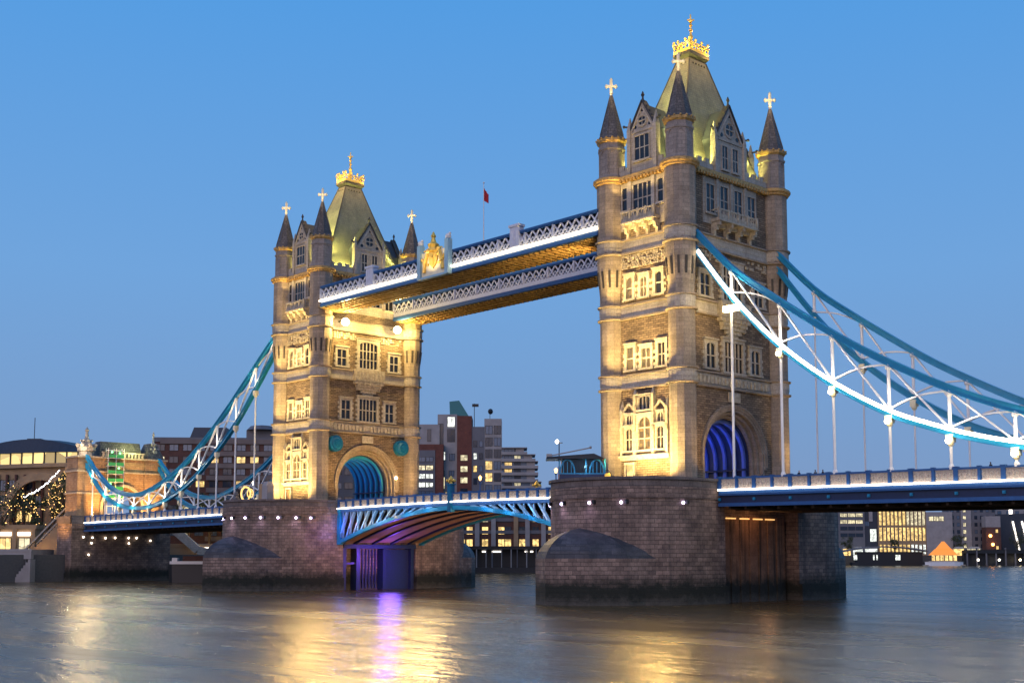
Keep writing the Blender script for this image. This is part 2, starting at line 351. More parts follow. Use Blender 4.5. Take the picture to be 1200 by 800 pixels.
TH = 0.82099; CX, CY = 106.06, -133.38
def grid(e, n):     # camera frame: e metres to its right, n metres ahead, placing the far banks
    return (CX + e * math.cos(TH) - n * math.sin(TH), CY + e * math.sin(TH) + n * math.cos(TH))
edge = [(-177, -900), (-177, 40), (-196, 120), grid(-22, 436), grid(24, 436), (-180, 230), (-280, 430), grid(200, 800), grid(345, 800), grid(700, 860), grid(1500, 1000)]
poly_bank = edge + [grid(2500, 3500), grid(-3000, 4200), (-4000, -900)]
mb = MB(); mb.prism(poly_bank, -2.0, 6.2); struct(mb.build('riverbank', 'earth'))

# ------------------------------------------------------------------ bridge piers
D = 82.3
YS, YN, PR = -13.3, 14.8, 10.65      # centres of the rounded ends, half width
def pier_outline(x, r=PR, n=14, ys=YS, yn=YN):
    p = [(x + r * math.cos(a), yn + r * math.sin(a)) for a in [math.pi * k / n for k in range(n + 1)]]
    p += [(x + r * math.cos(a), ys + r * math.sin(a)) for a in [math.pi + math.pi * k / n for k in range(n + 1)]]
    return p
def make_pier(x, label, lamp_side):
    t = thing('bridge_pier', label, 'bridge pier', (x, 0, 0), 'river piers of the bridge')
    mb = MB()
    # two rounded ends joined by a recessed web under the roadway
    for sgn, yc, y0 in ((-1, YS, -8.0), (1, YN, 8.0)):
        for z0, z1, r in ((-1.5, 2.2, PR + .45), (2.2, 12.9, PR), (12.9, 13.35, PR + .18), (13.35, 14.3, PR + .02)):
            n = 14
            arc = [(x + r * math.cos(a), yc + sgn * r * math.sin(a)) for a in [math.pi * k / n for k in range(n + 1)]]
            pts = [(x + r, y0)] + arc + [(x - r, y0)]
            if sgn < 0: pts = pts[::-1]
            mb.prism(pts, z0, z1)
    mb.box(x - 8.6, x + 8.6, -8.0, 8.0, -1.5, 14.2)
    mb.build('masonry', 'granite', t)
    # parapet and coping, the roadway gap left open
    for sgn, yc in ((-1, YS), (1, YN)):
        n = 18; mb = MB()
        for k in range(n):
            a0, a1 = math.pi * k / n, math.pi * (k + 1) / n
            def q(a, r): return (x + r * math.cos(a), yc + sgn * r * math.sin(a))
            for r0, r1, z0, z1 in ((PR - .45, PR - .02, 14.3, 15.15), (PR - .55, PR + .25, 15.15, 15.5)):
                mb.hexa([(*q(a0, r0), z0), (*q(a0, r1), z0), (*q(a1, r1), z0), (*q(a1, r0), z0)], [(*q(a0, r0), z1), (*q(a0, r1), z1), (*q(a1, r1), z1), (*q(a1, r0), z1)])
        for sx in (-1, 1):
            for d0, d1, z0, z1 in ((-.45, -.02, 14.3, 15.15), (-.55, .25, 15.15, 15.5)):
                xa, xb = sorted((x + sx * (PR + d0), x + sx * (PR + d1))); ya, yb = sorted((sgn * 8.9, yc))
                mb.box(xa, xb, ya, yb, z0, z1)
        mb.build('parapet', 'granite_cap', t)
    # cutwaters: pointed in plan with a sloping stone cap
    for sgn, yc, ap in ((-1, YS - 10.65, 9.3), (1, YN + 10.65, 9.3)):
        nose = yc + sgn * 5.2; mb = MB()
        base = [(x + 9.4, yc - sgn * -0 - sgn * 5.5), (x + 7.6, yc - sgn * 1.2), (x + 4.6, yc + sgn * 2.4), (x, nose), (x - 4.6, yc + sgn * 2.4), (x - 7.6, yc - sgn * 1.2), (x - 9.4, yc - sgn * 5.5)]
        base = [(base[0][0], yc - sgn * 6.5)] + base[1:-1] + [(base[-1][0], yc - sgn * 6.5)]
        bz = base if sgn > 0 else base[::-1]
        mb.prism(bz, -1.5, 5.6); mb.build('cutwater', 'granite', t); mb = MB()
        apx = (x + .6, yc - sgn * .1, ap)
        mid = (x, yc - sgn * 6.0)
        for a, b in zip(bz, bz[1:]):
            rings = []
            for j in range(6):
                u = .2 * (1 - j / 6) + .8 * math.cos(j / 6 * math.pi / 2); w_ = .3 * j / 6 + .7 * math.sin(j / 6 * math.pi / 2)
                rings.append([(apx[0] + (q[0] - apx[0]) * u, apx[1] + (q[1] - apx[1]) * u, 5.6 + (ap - 5.6) * w_) for q in (a, b)])
            for r0_, r1_ in zip(rings, rings[1:]): mb.poly([r0_[0], r0_[1], r1_[1], r1_[0]])
            mb.poly([rings[-1][0], rings[-1][1], apx])
        mb.build('cutwater_cap', 'cutwater', t)
    mb = MB(); mb.prism(pier_outline(x, PR - .46), 14.3, 14.45); mb.build('paving', 'concrete_d', t)
    for dy in (-1, 1):
        pass
    # ring of small violet floodlights let into the masonry under the string course
    for a_deg in lamp_side:
        a = R(a_deg); r = PR + .12
        mb = MB(); cx_, cy_ = x + r * math.cos(a), YS + r * math.sin(a)
        mb.ball((cx_, cy_, 12.35), .20, 8, 5)
        o = mb.build('floodlight', 'violet', t)
    for a_deg in lamp_side:
        mb = MB(); a = R(a_deg + 3.5); r = PR + .1
        cx_, cy_ = x + r * math.cos(a), YS + r * math.sin(a)
        mb.beam((cx_, cy_, 12.2), (cx_, cy_, 12.7), .45, .3)
        mb.build('lamp_bracket', 'black', t)
    return t
near_pier = make_pier(0, 'nearer stone pier with dark cutwater, brown boarded recess and glazed cabin on top', [-152, -128, -104, -78, -56, -14])
far_pier = make_pier(-D, 'farther stone pier left of centre with violet light spilling on its inner face', [-158, -142, -126, -106, -88, -70, -54, -38, -22, -8])
# boarded recess of the near pier facing the right-hand span
mb = MB()
for k in range(15):
    y = -7.3 + k * 1.0
    mb.box(8.62, 9.0 + .12 * (k % 2), y - .46, y + .46, -1.4, 11.0)
mb.build('boarding', 'timber', near_pier)
mb = MB()
for y in (-4.9, -2.0, .9, 3.6): mb.box(9.15, 9.3, y - 1.0, y + 1.0, 10.62, 10.78)
mb.build('strip_light', emit('dull_amber_light', (1.0, .55, .18), 1.1), near_pier)
# steel chamber of the far pier facing the lifting span
mb = MB()
for y in (-7.5, -4.6, 1.2, 7.5): mb.box(-D + 8.65, -D + 10.4, y - .35, y + .35, -1.4, 7.6)
mb.box(-D + 8.65, -D + 10.9, -8.0, 8.0, 7.2, 7.9); mb.box(-D + 8.65, -D + 9.6, 2.0, 7.4, -1.4, 7.1); mb.box(-D + 8.65, -D + 10.0, -7.4, -4.9, 4.4, 4.8)
for k in range(7): mb.box(-D + 8.62, -D + 8.85, -4.0 + k * .7, -3.75 + k * .7, 0.2, 7.1)
mb.build('chamber_frame', 'navy', far_pier)

# ------------------------------------------------------------------ the two towers
AX, AY = 5.98, 10.23       # turret axes
WX, WY = 6.25, 10.5        # wall faces
ZB = 14.45
def ring_course(mb, z0, z1, e, rt, gap=None):
    """one moulded course round walls and turrets: e = projection of the wall part, rt = turret radius"""
    for sy in (-1, 1): mb.box(-AX, AX, *sorted((sy * (WY - .5), sy * (WY + e))), z0, z1)
    for sx in (-1, 1): mb.box(*sorted((sx * (WX - .5), sx * (WX + e))), -AY, AY, z0 + .004, z1 - .004)
    for sx in (-1, 1):
        for sy in (-1, 1): mb.lathe(sx * AX, sy * AY, [(rt * .93, z0 - .006), (rt, z0 + (z1 - z0) * .35), (rt, z1 + .006)], 16)

def face_tf(x0, face):
    if face == 'S': return lambda p: Vector((x0 + p.x, -WY - p.y, p.z))
    if face == 'E': return lambda p: Vector((x0 + WX + p.y, p.x, p.z))
# on a face: p.x = along the wall, p.y = out of the wall, p.z = height

def arc_pts(w, zs, rise, n=8):
    return [(-w / 2 * math.cos(math.pi * k / n), zs + rise * math.sin(math.pi * k / n)) for k in range(n + 1)]

def window(t, tf, s, z0, w, h, nx, nz, arch=0.0, depth=.28, sur=.34, mat='dress', lit='glass', hood=True, d0=0.0, fringe=True):
    mb = MB(); mb.tf = tf
    x0, x1, zt = s - w / 2, s + w / 2, z0 + h
    zs = zt - arch
    a, b = d0 - .05, d0 + depth
    mb.box(x0 - sur, x0, a, b, z0 - .02, zs); mb.box(x1, x1 + sur, a, b, z0 - .02, zs)
    if fringe:      # toothed quoins at the sides
        k = 0; z = z0 + .1
        while z + .4 < zs:
            if k % 2 == 0:
                mb.box(x0 - sur - .28, x0 - sur + .003, a, b - .06, z, z + .4); mb.box(x1 + sur - .003, x1 + sur + .28, a, b - .06, z, z + .4)
            z += .42; k += 1
    mb.box(x0 - sur - .15, x1 + sur + .15, a, b + .14, z0 - .3, z0 - .023)
    if arch > 0:
        pts = [(s + px, pz) for px, pz in arc_pts(w, zs, arch)]
        top = zt + sur
        for p, q in zip(pts, pts[1:]):
            mb.hexa([(p[0], b, p[1]), (p[0], a, p[1]), (q[0], a, q[1]), (q[0], b, q[1])], [(p[0], b, top), (p[0], a, top), (q[0], a, top), (q[0], b, top)])
        mb.box(x0 - sur, x0 + .004, a, b - .004, zs, top - .004); mb.box(x1 - .004, x1 + sur, a, b - .004, zs, top - .004)
    else: mb.box(x0 - sur, x1 + sur, a, b, zt, zt + sur)
    if hood: mb.box(x0 - sur - .12, x1 + sur + .12, a, b + .16, zt + sur + .003, zt + sur + .2)
    for k in range(1, nx): x = x0 + w * k / nx; mb.box(x - .07, x + .07, a, b - .08, z0, zt - (.02 if arch == 0 else .02))
    for k in range(1, nz): z = z0 + h * k / nz; mb.box(x0, x1, a, b - .10, z - .07, z + .07)
    o = mb.build('window', mat, t)
    mb = MB(); mb.tf = tf
    mb.box(x0 - .05, x1 + .05, d0 - .04, d0 + .05, z0, zt)
    mb.build('pane', lit, o)
    return o

def archwall(mb, x0, x1, yw, zb, zt, r, zs, n=20):
    """slab across the roadway with a round-headed opening of radius r springing at zs"""
    mb.box(x0, x1, -yw, -r, zb, zt); mb.box(x0, x1, r, yw, zb, zt)
    pts = [(-r * math.cos(math.pi * k / n), zs + r * math.sin(math.pi * k / n)) for k in range(n + 1)]
    for p, q in zip(pts, pts[1:]):
        a = [(x0, p[0], p[1]), (x1, p[0], p[1]), (x1, q[0], q[1]), (x0, q[0], q[1])]; b = [(x0, p[0], zt), (x1, p[0], zt), (x1, q[0], zt), (x0, q[0], zt)]
        mb.poly(a); mb.poly([a[0], b[0], b[3], a[3]][::-1]); mb.poly([a[1], a[2], b[2], b[1]])
    mb.poly([(x0, -r, zt), (x1, -r, zt), (x1, r, zt), (x0, r, zt)])

def arch_ring(mb, x0, x1, r0, r1, zs, zb, n=24):
    """ring (voussoirs) between radii r0 < r1 with legs down to zb"""
    pr = [(-math.cos(math.pi * k / n), math.sin(math.pi * k / n)) for k in range(n + 1)]
    for p, q in zip(pr, pr[1:]):
        P = [(p[0] * r0, zs + p[1] * r0), (p[0] * r1, zs + p[1] * r1), (q[0] * r1, zs + q[1] * r1), (q[0] * r0, zs + q[1] * r0)]
        mb.hexa([(x0, *c) for c in P], [(x1, *c) for c in P])
    mb.box(x0, x1, -r1, -r0, zb, zs); mb.box(x0, x1, r0, r1, zb, zs)

def gable(mb, tf, s0, s1, z0, z1, zp, d_in, d_out, merlon=True):
    pass

def finial(mb, x, y, z, h):
    """gilded stone cross on a knop; h = full height"""
    mb.lathe(x, y, [(.20, z - .2), (.13, z + h * .12), (.30, z + h * .2), (.13, z + h * .28), (.12, z + h * .34)], 8)
    c = z + h * .56; a = h * .24
    mb.box(x - .15, x + .15, y - .15, y + .15, z + h * .3, z + h * .92)
    for dx, dy in ((.6815, .7317),):
        for sg in (-1, 1):
            mb.beam((x, y, c), (x + sg * dx * a, y + sg * dy * a, c), .28, .30)
            mb.ball((x + sg * dx * a, y + sg * dy * a, c), h * .085, 8, 5)
            mb.ball((x + sg * dx * a, y + sg * dy * a, c + h * .07), h * .05, 6, 4); mb.ball((x + sg * dx * a, y + sg * dy * a, c - h * .07), h * .05, 6, 4)
    mb.ball((x, y, c), h * .09, 8, 5); mb.ball((x, y, z + h * .80), h * .075, 8, 5); mb.ball((x, y, z + h * .93), h * .06, 6, 4, 1.4)

def make_tower(X, label, outer):
    """outer: True for the near tower, whose right face carries the chains; False for the far one, whose right face meets the footbridges"""
    t = thing('gothic_tower', label, 'bridge tower', (X, 0, 14.45), 'gothic towers of the bridge')
    sh = lambda p: Vector((p.x + X, p.y, p.z))
    # rough walls, lower stage pierced by the roadway arch
    mb = MB(); mb.tf = sh
    zs = 18.8
    archwall(mb, -4.7, 4.7, WY, ZB, 27.9, 5.45, zs)
    for sx in (-1, 1):
        for a, b, r in ((4.7, 5.2, 5.8), (5.2, 5.7, 6.2), (5.7, WX, 6.65)):
            archwall(mb, *sorted((sx * a, sx * b)), WY - .004 * (r > 6), ZB, 27.9, r, zs)
    mb.box(-WX, WX, -WY, WY, 27.9, 56.6)
    mb.build('wall', 'rubble', t)
    # archivolt
    for sx in (-1, 1):
        mb = MB(); mb.tf = sh
        for a, b, r in ((4.72, 5.25, 5.8), (5.22, 5.78, 6.2), (5.72, WX + .06, 6.65)):
            arch_ring(mb, *sorted((sx * a, sx * b)), r - .33, r + .003, zs, ZB + .02)
        arch_ring(mb, *sorted((sx * (WX - .1), sx * (WX + .22))), 6.66, 7.0, zs, 17.6)
        arch_ring(mb, *sorted((sx * (WX - .1), sx * (WX + .38))), 7.003, 7.18, zs, 17.9)
        mb.build('archivolt', 'ashlar', t)
    # painted steel ribs of the vault
    mb = MB(); mb.tf = sh
    for x in (-4.2, -2.6, -1.0, .6, 2.2, 3.8): arch_ring(mb, x, x + .45, 4.95, 5.43, zs, ZB + .02)
    mb.build('vault_rib', 'sky_blue' if not outer else 'arch_blue', t)
    mb = MB(); mb.tf = sh
    arch_ring(mb, -4.65, 4.65, 5.30, 5.44, zs, ZB + .02)
    for sy in (-1, 1): mb.box(-4.6, 4.6, *sorted((sy * 4.8, sy * 5.29)), 17.55, 17.8)
    mb.build('vault_lining', 'navy', t)
    # turrets
    for sx in (-1, 1):
        for sy in (-1, 1):
            cx, cy = sx * AX, sy * AY
            mb = MB(); mb.tf = sh
            mb.lathe(cx, cy, [(2.05, ZB), (2.05, 15.2), (1.75, 15.9), (1.75, 40.9), (1.80, 41.4), (2.08, 44.6), (2.08, 56.5)], 12)
            tu = mb.build('turret', 'upper' if False else 'ashlar', t)
            mb = MB(); mb.tf = sh       # machicolation slots
            for k in range(12):
                a = math.pi / 6 * k
                r0, r1 = 1.80, 2.05
                p0 = Vector((cx + (r0 + .0) * math.cos(a), cy + r0 * math.sin(a), 42.0)); p1 = Vector((cx + (r1 + .03) * math.cos(a), cy + (r1 + .03) * math.sin(a), 44.3))
                mb.beam(p0, p1, .30, .12, up=(math.cos(a), math.sin(a), 0))
            mb.build('corbel_slot', 'dark_iron', tu)
            mb = MB(); mb.tf = sh       # drum above the cornice with blind panels
            mb.lathe(cx, cy, [(1.82, 57.2), (1.82, 62.4)], 8)
            for k in range(8):
                a = math.pi / 4 * k
                for da in (-.33, .33):
                    q = (cx + 1.74 * math.cos(a + da), cy + 1.74 * math.sin(a + da)); mb.beam((*q, 57.6), (*q, 61.0), .13, .18)
                q0 = (cx + 1.72 * math.cos(a - .33), cy + 1.72 * math.sin(a - .33), 60.5); q1 = (cx + 1.76 * math.cos(a), cy + 1.76 * math.sin(a), 61.25); q2 = (cx + 1.72 * math.cos(a + .33), cy + 1.72 * math.sin(a + .33), 60.5)
                mb.beam(q0, q1, .15, .12); mb.beam(q1, q2, .15, .12)
            mb.lathe(cx, cy, [(1.98, 57.2), (1.98, 57.55), (1.84, 57.7)], 8)
            mb.lathe(cx, cy, [(1.84, 61.2), (2.0, 61.35), (2.0, 61.55), (1.86, 61.65)], 8)
            mb.build('drum', 'upper', tu)
            mb = MB(); mb.tf = sh       # eaves band with little gilt crockets
            mb.lathe(cx, cy, [(1.86, 62.25), (2.12, 62.5), (2.12, 62.8), (1.95, 62.9)], 8)
            for k in range(16):
                a = math.pi / 8 * k; mb.ball((cx + 2.1 * math.cos(a), cy + 2.1 * math.sin(a), 62.85), .17, 5, 4)
            mb.build('eaves', 'cornice_gilt', tu)
            mb = MB(); mb.tf = sh
            mb.lathe(cx, cy, [(2.0, 62.9), (1.72, 63.5), (.16, 69.4)], 8)
            for k in range(8):
                a = math.pi / 8 + math.pi / 4 * k
                mb.beam((cx + 1.72 * math.cos(a), cy + 1.72 * math.sin(a), 63.5), (cx + .16 * math.cos(a), cy + .16 * math.sin(a), 69.4), .12, .12)
            sp = mb.build('spire', 'slate', tu)
            mb = MB(); mb.tf = sh; finial(mb, cx, cy, 69.2, 2.75)
            mb.build('finial', 'gilt_stone', sp)
    # string courses and bands
    mb = MB(); mb.tf = sh
    for z0, z1 in ((28.15, 29.75), (37.7, 39.25), (46.55, 48.2)):
        ring_course(mb, z0, z1, .12, 1.86 if z0 < 45 else 2.16)
    mb.build('band', 'dress', t)
    mb = MB(); mb.tf = sh
    for z, k in ((27.9, 0), (29.75, 0), (37.45, 0), (39.25, 0), (46.3, 1), (48.2, 1)):
        ring_course(mb, z, z + .25, .42, 2.12 if not k else 2.42)
    mb.build('string_course', 'ashlar', t)
    mb = MB(); mb.tf = sh       # main cornice: corbel table, moulding
    ring_course(mb, 56.3, 56.6, .35, 2.36); ring_course(mb, 56.6, 57.05, .7, 2.62); ring_course(mb, 57.05, 57.2, .45, 2.4)
    k = -4.2
    while k < 4.3:
        for sy in (-1, 1): mb.box(k - .14, k + .14, *sorted((sy * (WY + .05), sy * (WY + .8))), 56.2, 56.58)
        k += .62
    k = -8.2
    while k < 8.3:
        for sx in (-1, 1): mb.box(*sorted((sx * (WX + .05), sx * (WX + .8))), k - .14, k + .14, 56.2, 56.58)
        k += .62
    mb.build('cornice', 'cornice_gilt', t)
    # plinth
    mb = MB(); mb.tf = sh
    for sy in (-1, 1): mb.box(-AX, AX, *sorted((sy * (WY - .3), sy * (WY + .25))), ZB, 15.4)
    mb.build('plinth', 'granite_cap', t)
    # parapets with crenels and dormers
    mb = MB(); mb.tf = sh
    def para(f, a, b, along):
        def bx(s0, s1, d0, d1, z0, z1):
            if along == 'x': mb.box(s0, s1, *sorted((f * d0, f * d1)), z0, z1)
            else: mb.box(*sorted((f * d0, f * d1)), s0, s1, z0, z1)
        nonlocal mb
        w = WY if along == 'x' else WX; mb = MB(); mb.tf = sh
        bx(a, b, w - .25, w + .10, 57.2, 58.0)
        n = max(2, int((b - a) / .8)); st = (b - a) / n
        for k in range(n):
            if k % 2 == 0: bx(a + k * st, a + (k + 1) * st, w - .25, w + .098, 57.95, 58.75)
            else: bx(a + k * st + .1, a + (k + 1) * st - .1, w - .25, w + .095, 57.9, 58.2)
        mb.build('battlement', 'dress', t)
    for f in (-1, 1):
        para(f, -4.3, -2.5, 'x'); para(f, 2.5, 4.3, 'x'); para(f, -8.5, -3.6, 'y'); para(f, 3.6, 8.5, 'y')
    # main roof
    prof = [(57.2, 5.4, 9.3), (59.0, 4.9, 8.5), (62.0, 4.15, 7.1), (67.2, 2.95, 4.95), (72.0, 1.85, 3.05), (75.2, 1.15, 1.8)]
    mb = MB(); mb.tf = sh
    for (z0, a0, b0), (z1, a1, b1) in zip(prof, prof[1:]): mb.taper(-a0, a0, -b0, b0, z0, -a1, a1, -b1, b1, z1)
    rf = mb.build('roof', 'roof', t)
    mb = MB(); mb.tf = sh
    mb.taper(-1.05, 1.05, -1.75, 1.75, 75.2, -1.45, 1.45, -2.15, 2.15, 75.7); mb.box(-1.5, 1.5, -2.2, 2.2, 75.7, 76.15)
    for (z0, a0, b0), (z1, a1, b1) in zip(prof[1:], prof[2:]):
        for sx in (-1, 1):
            for sy in (-1, 1): mb.beam((sx * a0, sy * b0, z0), (sx * a1, sy * b1, z1), .16, .16)
    for sx in (-1, 1):
        for k in range(-2, 3): mb.ball((sx * 1.32, k * .62, 74.5), .16, 5, 4)
    for sy in (-1, 1):
        for k in range(-1, 2): mb.ball((k * .62, sy * 2.05, 74.5), .16, 5, 4)
    mb.build('ridge_platform', 'dark_iron', rf)
    mb = MB(); mb.tf = sh       # gilded crown
    def fleur(x, y, h, dx, dy):
        mb.tube((x, y, 76.1), (x, y, 76.1 + h), .11, 6, .06); mb.ball((x, y, 76.1 + h), .20, 6, 5, 1.3); mb.ball((x, y, 76.1 + h * .55), .20, 6, 4)
        for sg in (-1, 1):
            mb.tube((x, y, 76.1 + h * .45), (x + sg * dx * .3, y + sg * dy * .3, 76.1 + h * .75), .08, 5, .05); mb.ball((x + sg * dx * .3, y + sg * dy * .3, 76.1 + h * .78), .12, 5, 4)
    for sx in (-1, 1):
        mb.box(*sorted((sx * 1.30, sx * 1.44)), -2.15, 2.15, 76.15, 76.6)
        for k in range(-3, 4): fleur(sx * 1.37, k * .68, 1.75 if k % 2 else 1.25, 0, 1)
    for sy in (-1, 1):
        mb.box(-1.29, 1.29, *sorted((sy * 2.0, sy * 2.14)), 76.15, 76.6)
        for k in range(-1, 2): fleur(k * .68, sy * 2.07, 1.75 if k % 2 else 1.3, 1, 0)
    mb.lathe(0, 0, [(.55, 76.15), (.35, 77.0), (.22, 78.6), (.34, 79.0), (.16, 79.4), (.12, 80.4), (.26, 80.7), (.10, 81.0), (.10, 82.2), (.02, 82.4)], 8)
    for z in (80.0, 81.3): mb.ball((0, 0, z), .28, 7, 5)
    mb.beam((-.34, -.36, 81.5), (.34, .36, 81.5), .16, .18)
    mb.build('crown', 'gold', rf)

    def dormer(tf, a, b, zeave, zpk, back, wins):
        """steep stone gable on the wall line with its slated roof running back into the main roof"""
        w = b - a; mid = (a + b) / 2
        mb = MB(); mb.tf = tf
        mb.box(a, b, -.5, .12, 57.2, zeave)
        gp = [(a, zeave), (a + w * .2, zeave + (zpk - zeave) * .42), (mid, zpk), (b - w * .2, zeave + (zpk - zeave) * .42), (b, zeave)]
        f0 = [(p[0], -.5, p[1]) for p in gp]; f1 = [(p[0], .12, p[1]) for p in gp]
        mb.poly(f1[::-1]); mb.poly(f0)
        for p, q in zip(range(4), range(1, 5)): mb.poly([f0[p], f1[p], f1[q], f0[q]])
        for s in (a, b):     # side buttresses with pinnacles
            mb.box(s - .28, s + .28, -.45, .42, 57.2, zeave + .2)
            mb.taper(s - .30, s + .30, -.42, .44, zeave + .2, s - .05, s + .05, -.05, .05, zeave + 2.1)
        mb.box(a + .28, b - .28, .1, .26, zeave - .28, zeave - .08)
        # tracery in the gable
        cz = zeave + (zpk - zeave) * .30; rr = w * .17
        for k in range(10):
            p = (mid + rr * math.cos(k * .628), .16, cz + rr * math.sin(k * .628)); q = (mid + rr * math.cos((k + 1) * .628), .16, cz + rr * math.sin((k + 1) * .628)); mb.beam(p, q, .26, .20, up=(0, 1, 0))
        mb.beam((mid - rr, .2, cz), (mid + rr, .2, cz), .16, .16); mb.beam((mid, .16, cz - rr), (mid, .16, cz + rr), .12, .12, up=(0, 1, 0))
        for sg in (-1, 1):
            mb.beam((mid + sg * w * .40, .2, zeave + .1), (mid, .2, zeave + (zpk - zeave) * .8), .24, .18, up=(0, 1, 0))
        dm = mb.build('dormer', 'dress', t)
        mb = MB(); mb.tf = tf
        for k in range(4):
            aa = k * math.pi / 2 + math.pi / 4; mb = MB(); mb.tf = tf; mb.tube((mid + rr * .45 * math.cos(aa), .1, cz + rr * .45 * math.sin(aa)), (mid + rr * .45 * math.cos(aa), .17, cz + rr * .45 * math.sin(aa)), rr * .36, 8); mb.build('tracery_shade', 'glass', dm)  # dark discs stand in for the shade behind the tracery
        mb = MB(); mb.tf = tf; mb.tube((mid, .1, cz + rr * 1.9), (mid, .17, cz + rr * 1.9), rr * .3, 8); mb.build('tracery_shade', 'glass', dm)
        for sg in (-1, 1):
            mb = MB(); mb.tf = tf; mb.tube((mid + sg * w * .27, .1, zeave + .55), (mid + sg * w * .27, .17, zeave + .55), w * .05, 8); mb.build('tracery_shade', 'glass', dm)  # more dark discs put in as shaded hollows
        mb = MB(); mb.tf = tf     # dark coping with crockets
        for p, q in zip(gp, gp[1:]):
            mb.beam((p[0], -.2, p[1] + .05), (q[0], -.2, q[1] + .05), 1.0, .22, up=(0, 0, 1))
            for k in range(3):
                u = (k + .5) / 3; mb.ball((p[0] + (q[0] - p[0]) * u, .05, p[1] + (q[1] - p[1]) * u + .24), .19, 5, 4)
        mb.lathe(mid, 0, [(.2, zpk), (.12, zpk + .5), (.26, zpk + .8), (.05, zpk + 1.3)], 6)
        for s in (a - .1, b + .1):
            mb.beam((s, 0, zeave + .9), (s + (.7 if s > mid else -.7), .3, zeave + 1.0), .2, .2); mb.ball((s + (.75 if s > mid else -.75), .3, zeave + 1.05), .22, 5, 4)
        mb.build('coping', 'dark_iron', dm)
        mb = MB(); mb.tf = tf     # roof running back
        z2 = zpk - .35
        mb.poly([(a + .1, -.5, zeave), (mid, -.5, z2), (mid, -back, z2), (a + .1, -back, zeave)]); mb.poly([(b - .1, -.5, zeave), (b - .1, -back, zeave), (mid, -back, z2), (mid, -.5, z2)])
        mb.poly([(a + .1, -.5, 57.2), (a + .1, -.5, zeave), (a + .1, -back, zeave), (a + .1, -back, 57.2)]); mb.poly([(b - .1, -.5, 57.2), (b - .1, -back, 57.2), (b - .1, -back, zeave), (b - .1, -.5, zeave)])
        mb.build('dormer_roof', 'roof_dark', dm)
        for (s, z0, ww, hh, nx, nz) in wins: window(dm, tf, s, z0, ww, hh, nx, nz, depth=.16, sur=.14, hood=False, d0=.12, fringe=False, mat='dress')
    S, E_ = face_tf(X, 'S'), face_tf(X, 'E')
    dormer(S, -2.3, 2.3, 63.0, 67.0, 4.5, [(-.05, 58.9, 2.5, 3.3, 3, 2)])
    dormer(E_, -3.2, 3.2, 62.2, 67.2, 3.0, [(-1.15, 58.0, 1.15, 3.2, 2, 2), (1.15, 58.0, 1.15, 3.2, 2, 2)])
    W = lambda p: Vector((X - WX - p.y, -p.x, p.z))
    N = lambda p: Vector((X - p.x, WY + p.y, p.z))
    dormer(W, -3.2, 3.2, 62.2, 67.2, 3.0, []); dormer(N, -2.3, 2.3, 63.0, 67.0, 4.5, [])

    # ---- river face
    # stage 4: windows behind a balcony
    mb = MB(); mb.tf = S
    mb.box(-4.0, 4.0, .0, .14, 49.6, 56.25)
    for s in (-2.15, 1.95): mb.box(s - .28, s + .28, .1, .5, 50.6, 56.2)
    mb.build('window_bay', 'dress', t)
    window(t, S, -3.15, 52.4, .8, 3.1, 1, 2, depth=.2, sur=.18, hood=False, d0=.14, fringe=False, mat='dress')
    window(t, S, 0, 51.6, 3.2, 4.0, 4, 2, depth=.2, sur=.18, hood=False, d0=.14, fringe=False, mat='dress')
    window(t, S, 3.15, 52.4, .9, 3.1, 1, 2, depth=.2, sur=.18, hood=False, d0=.14, fringe=False, mat='dress')
    def balcony(tf, a, b, z, d, hgt=1.25):
        mb = MB(); mb.tf = tf
        mb.box(a, b, .0, d, z - .25, z); mb.box(a, b, .0, d + .15, z - .45, z - .253)
        mb.box(a, b, d - .16, d, z + hgt - .2, z + hgt); mb.box(a, a + .16, 0, d, z + hgt - .2, z + hgt - .003); mb.box(b - .16, b, 0, d, z + hgt - .2, z + hgt - .003)
        n = int((b - a) / .42)
        for k in range(n + 1):
            s = a + .08 + (b - a - .16) * k / n; mb.box(s - .06, s + .06, d - .13, d - .03, z, z + hgt - .2)
        for k in range(5):
            s = a + .1 + (b - a - .2) * k / 4; mb.box(s - .14, s + .14, d - .2, d + .04, z, z + hgt + .12)
        mb.box(a, b, d - .10, d - .06, z, z + .5)
        bl = mb.build('balcony', 'carved', t)
        mb = MB(); mb.tf = tf
        for k in range(4):
            s = a + .35 + (b - a - .7) * k / 3
            for j, (dd, zz, hh) in enumerate(((d - .05, z - .46, .5), (d * .66, z - .96, .6), (d * .36, z - 1.56, .7))):
                mb.box(s - .2, s + .2, 0, dd, zz - hh, zz)
        for k in range(3):
            s0 = a + .55 + (b - a - .7) * k / 3; s1 = s0 + (b - a - .7) / 3 - .4
            mb.box(s0, s1, 0, d * .35, z - 1.0, z - .46)
        mb.build('bracket', 'carved', bl)
    balcony(S, -2.9, 2.9, 50.6, 1.35)
    # stage 3: small lancets under a blind arcade
    mb = MB(); mb.tf = S
    random.seed(5)
    for r_ in range(6):
        s = -4.1
        while s < 4.1:
            w = random.uniform(.18, .42)
            if random.random() < .8: mb.box(s, s + w, 0, random.uniform(.10, .26), 44.35 + r_ * .32, 44.6 + r_ * .32)
            s += w + .12
    mb.build('carved_frieze', 'carved', t)
    for s in (-2.55, .0, 2.55): window(t, S, s, 40.2, 1.05, 2.9 if s else 2.6, 1 if s else 2, 2, arch=.35, depth=.3, sur=.42, lit='win_amber' if s < 1 else 'glass')
    for s in (-2.5, .3, 2.95): window(t, S, s, 30.6, 1.15 if s != .3 else 1.5, 3.0 if s != .3 else 2.6, 1 if s == -2.5 else 2, 2, depth=.3, sur=.4, lit='win_amber' if s < 1 else 'glass')
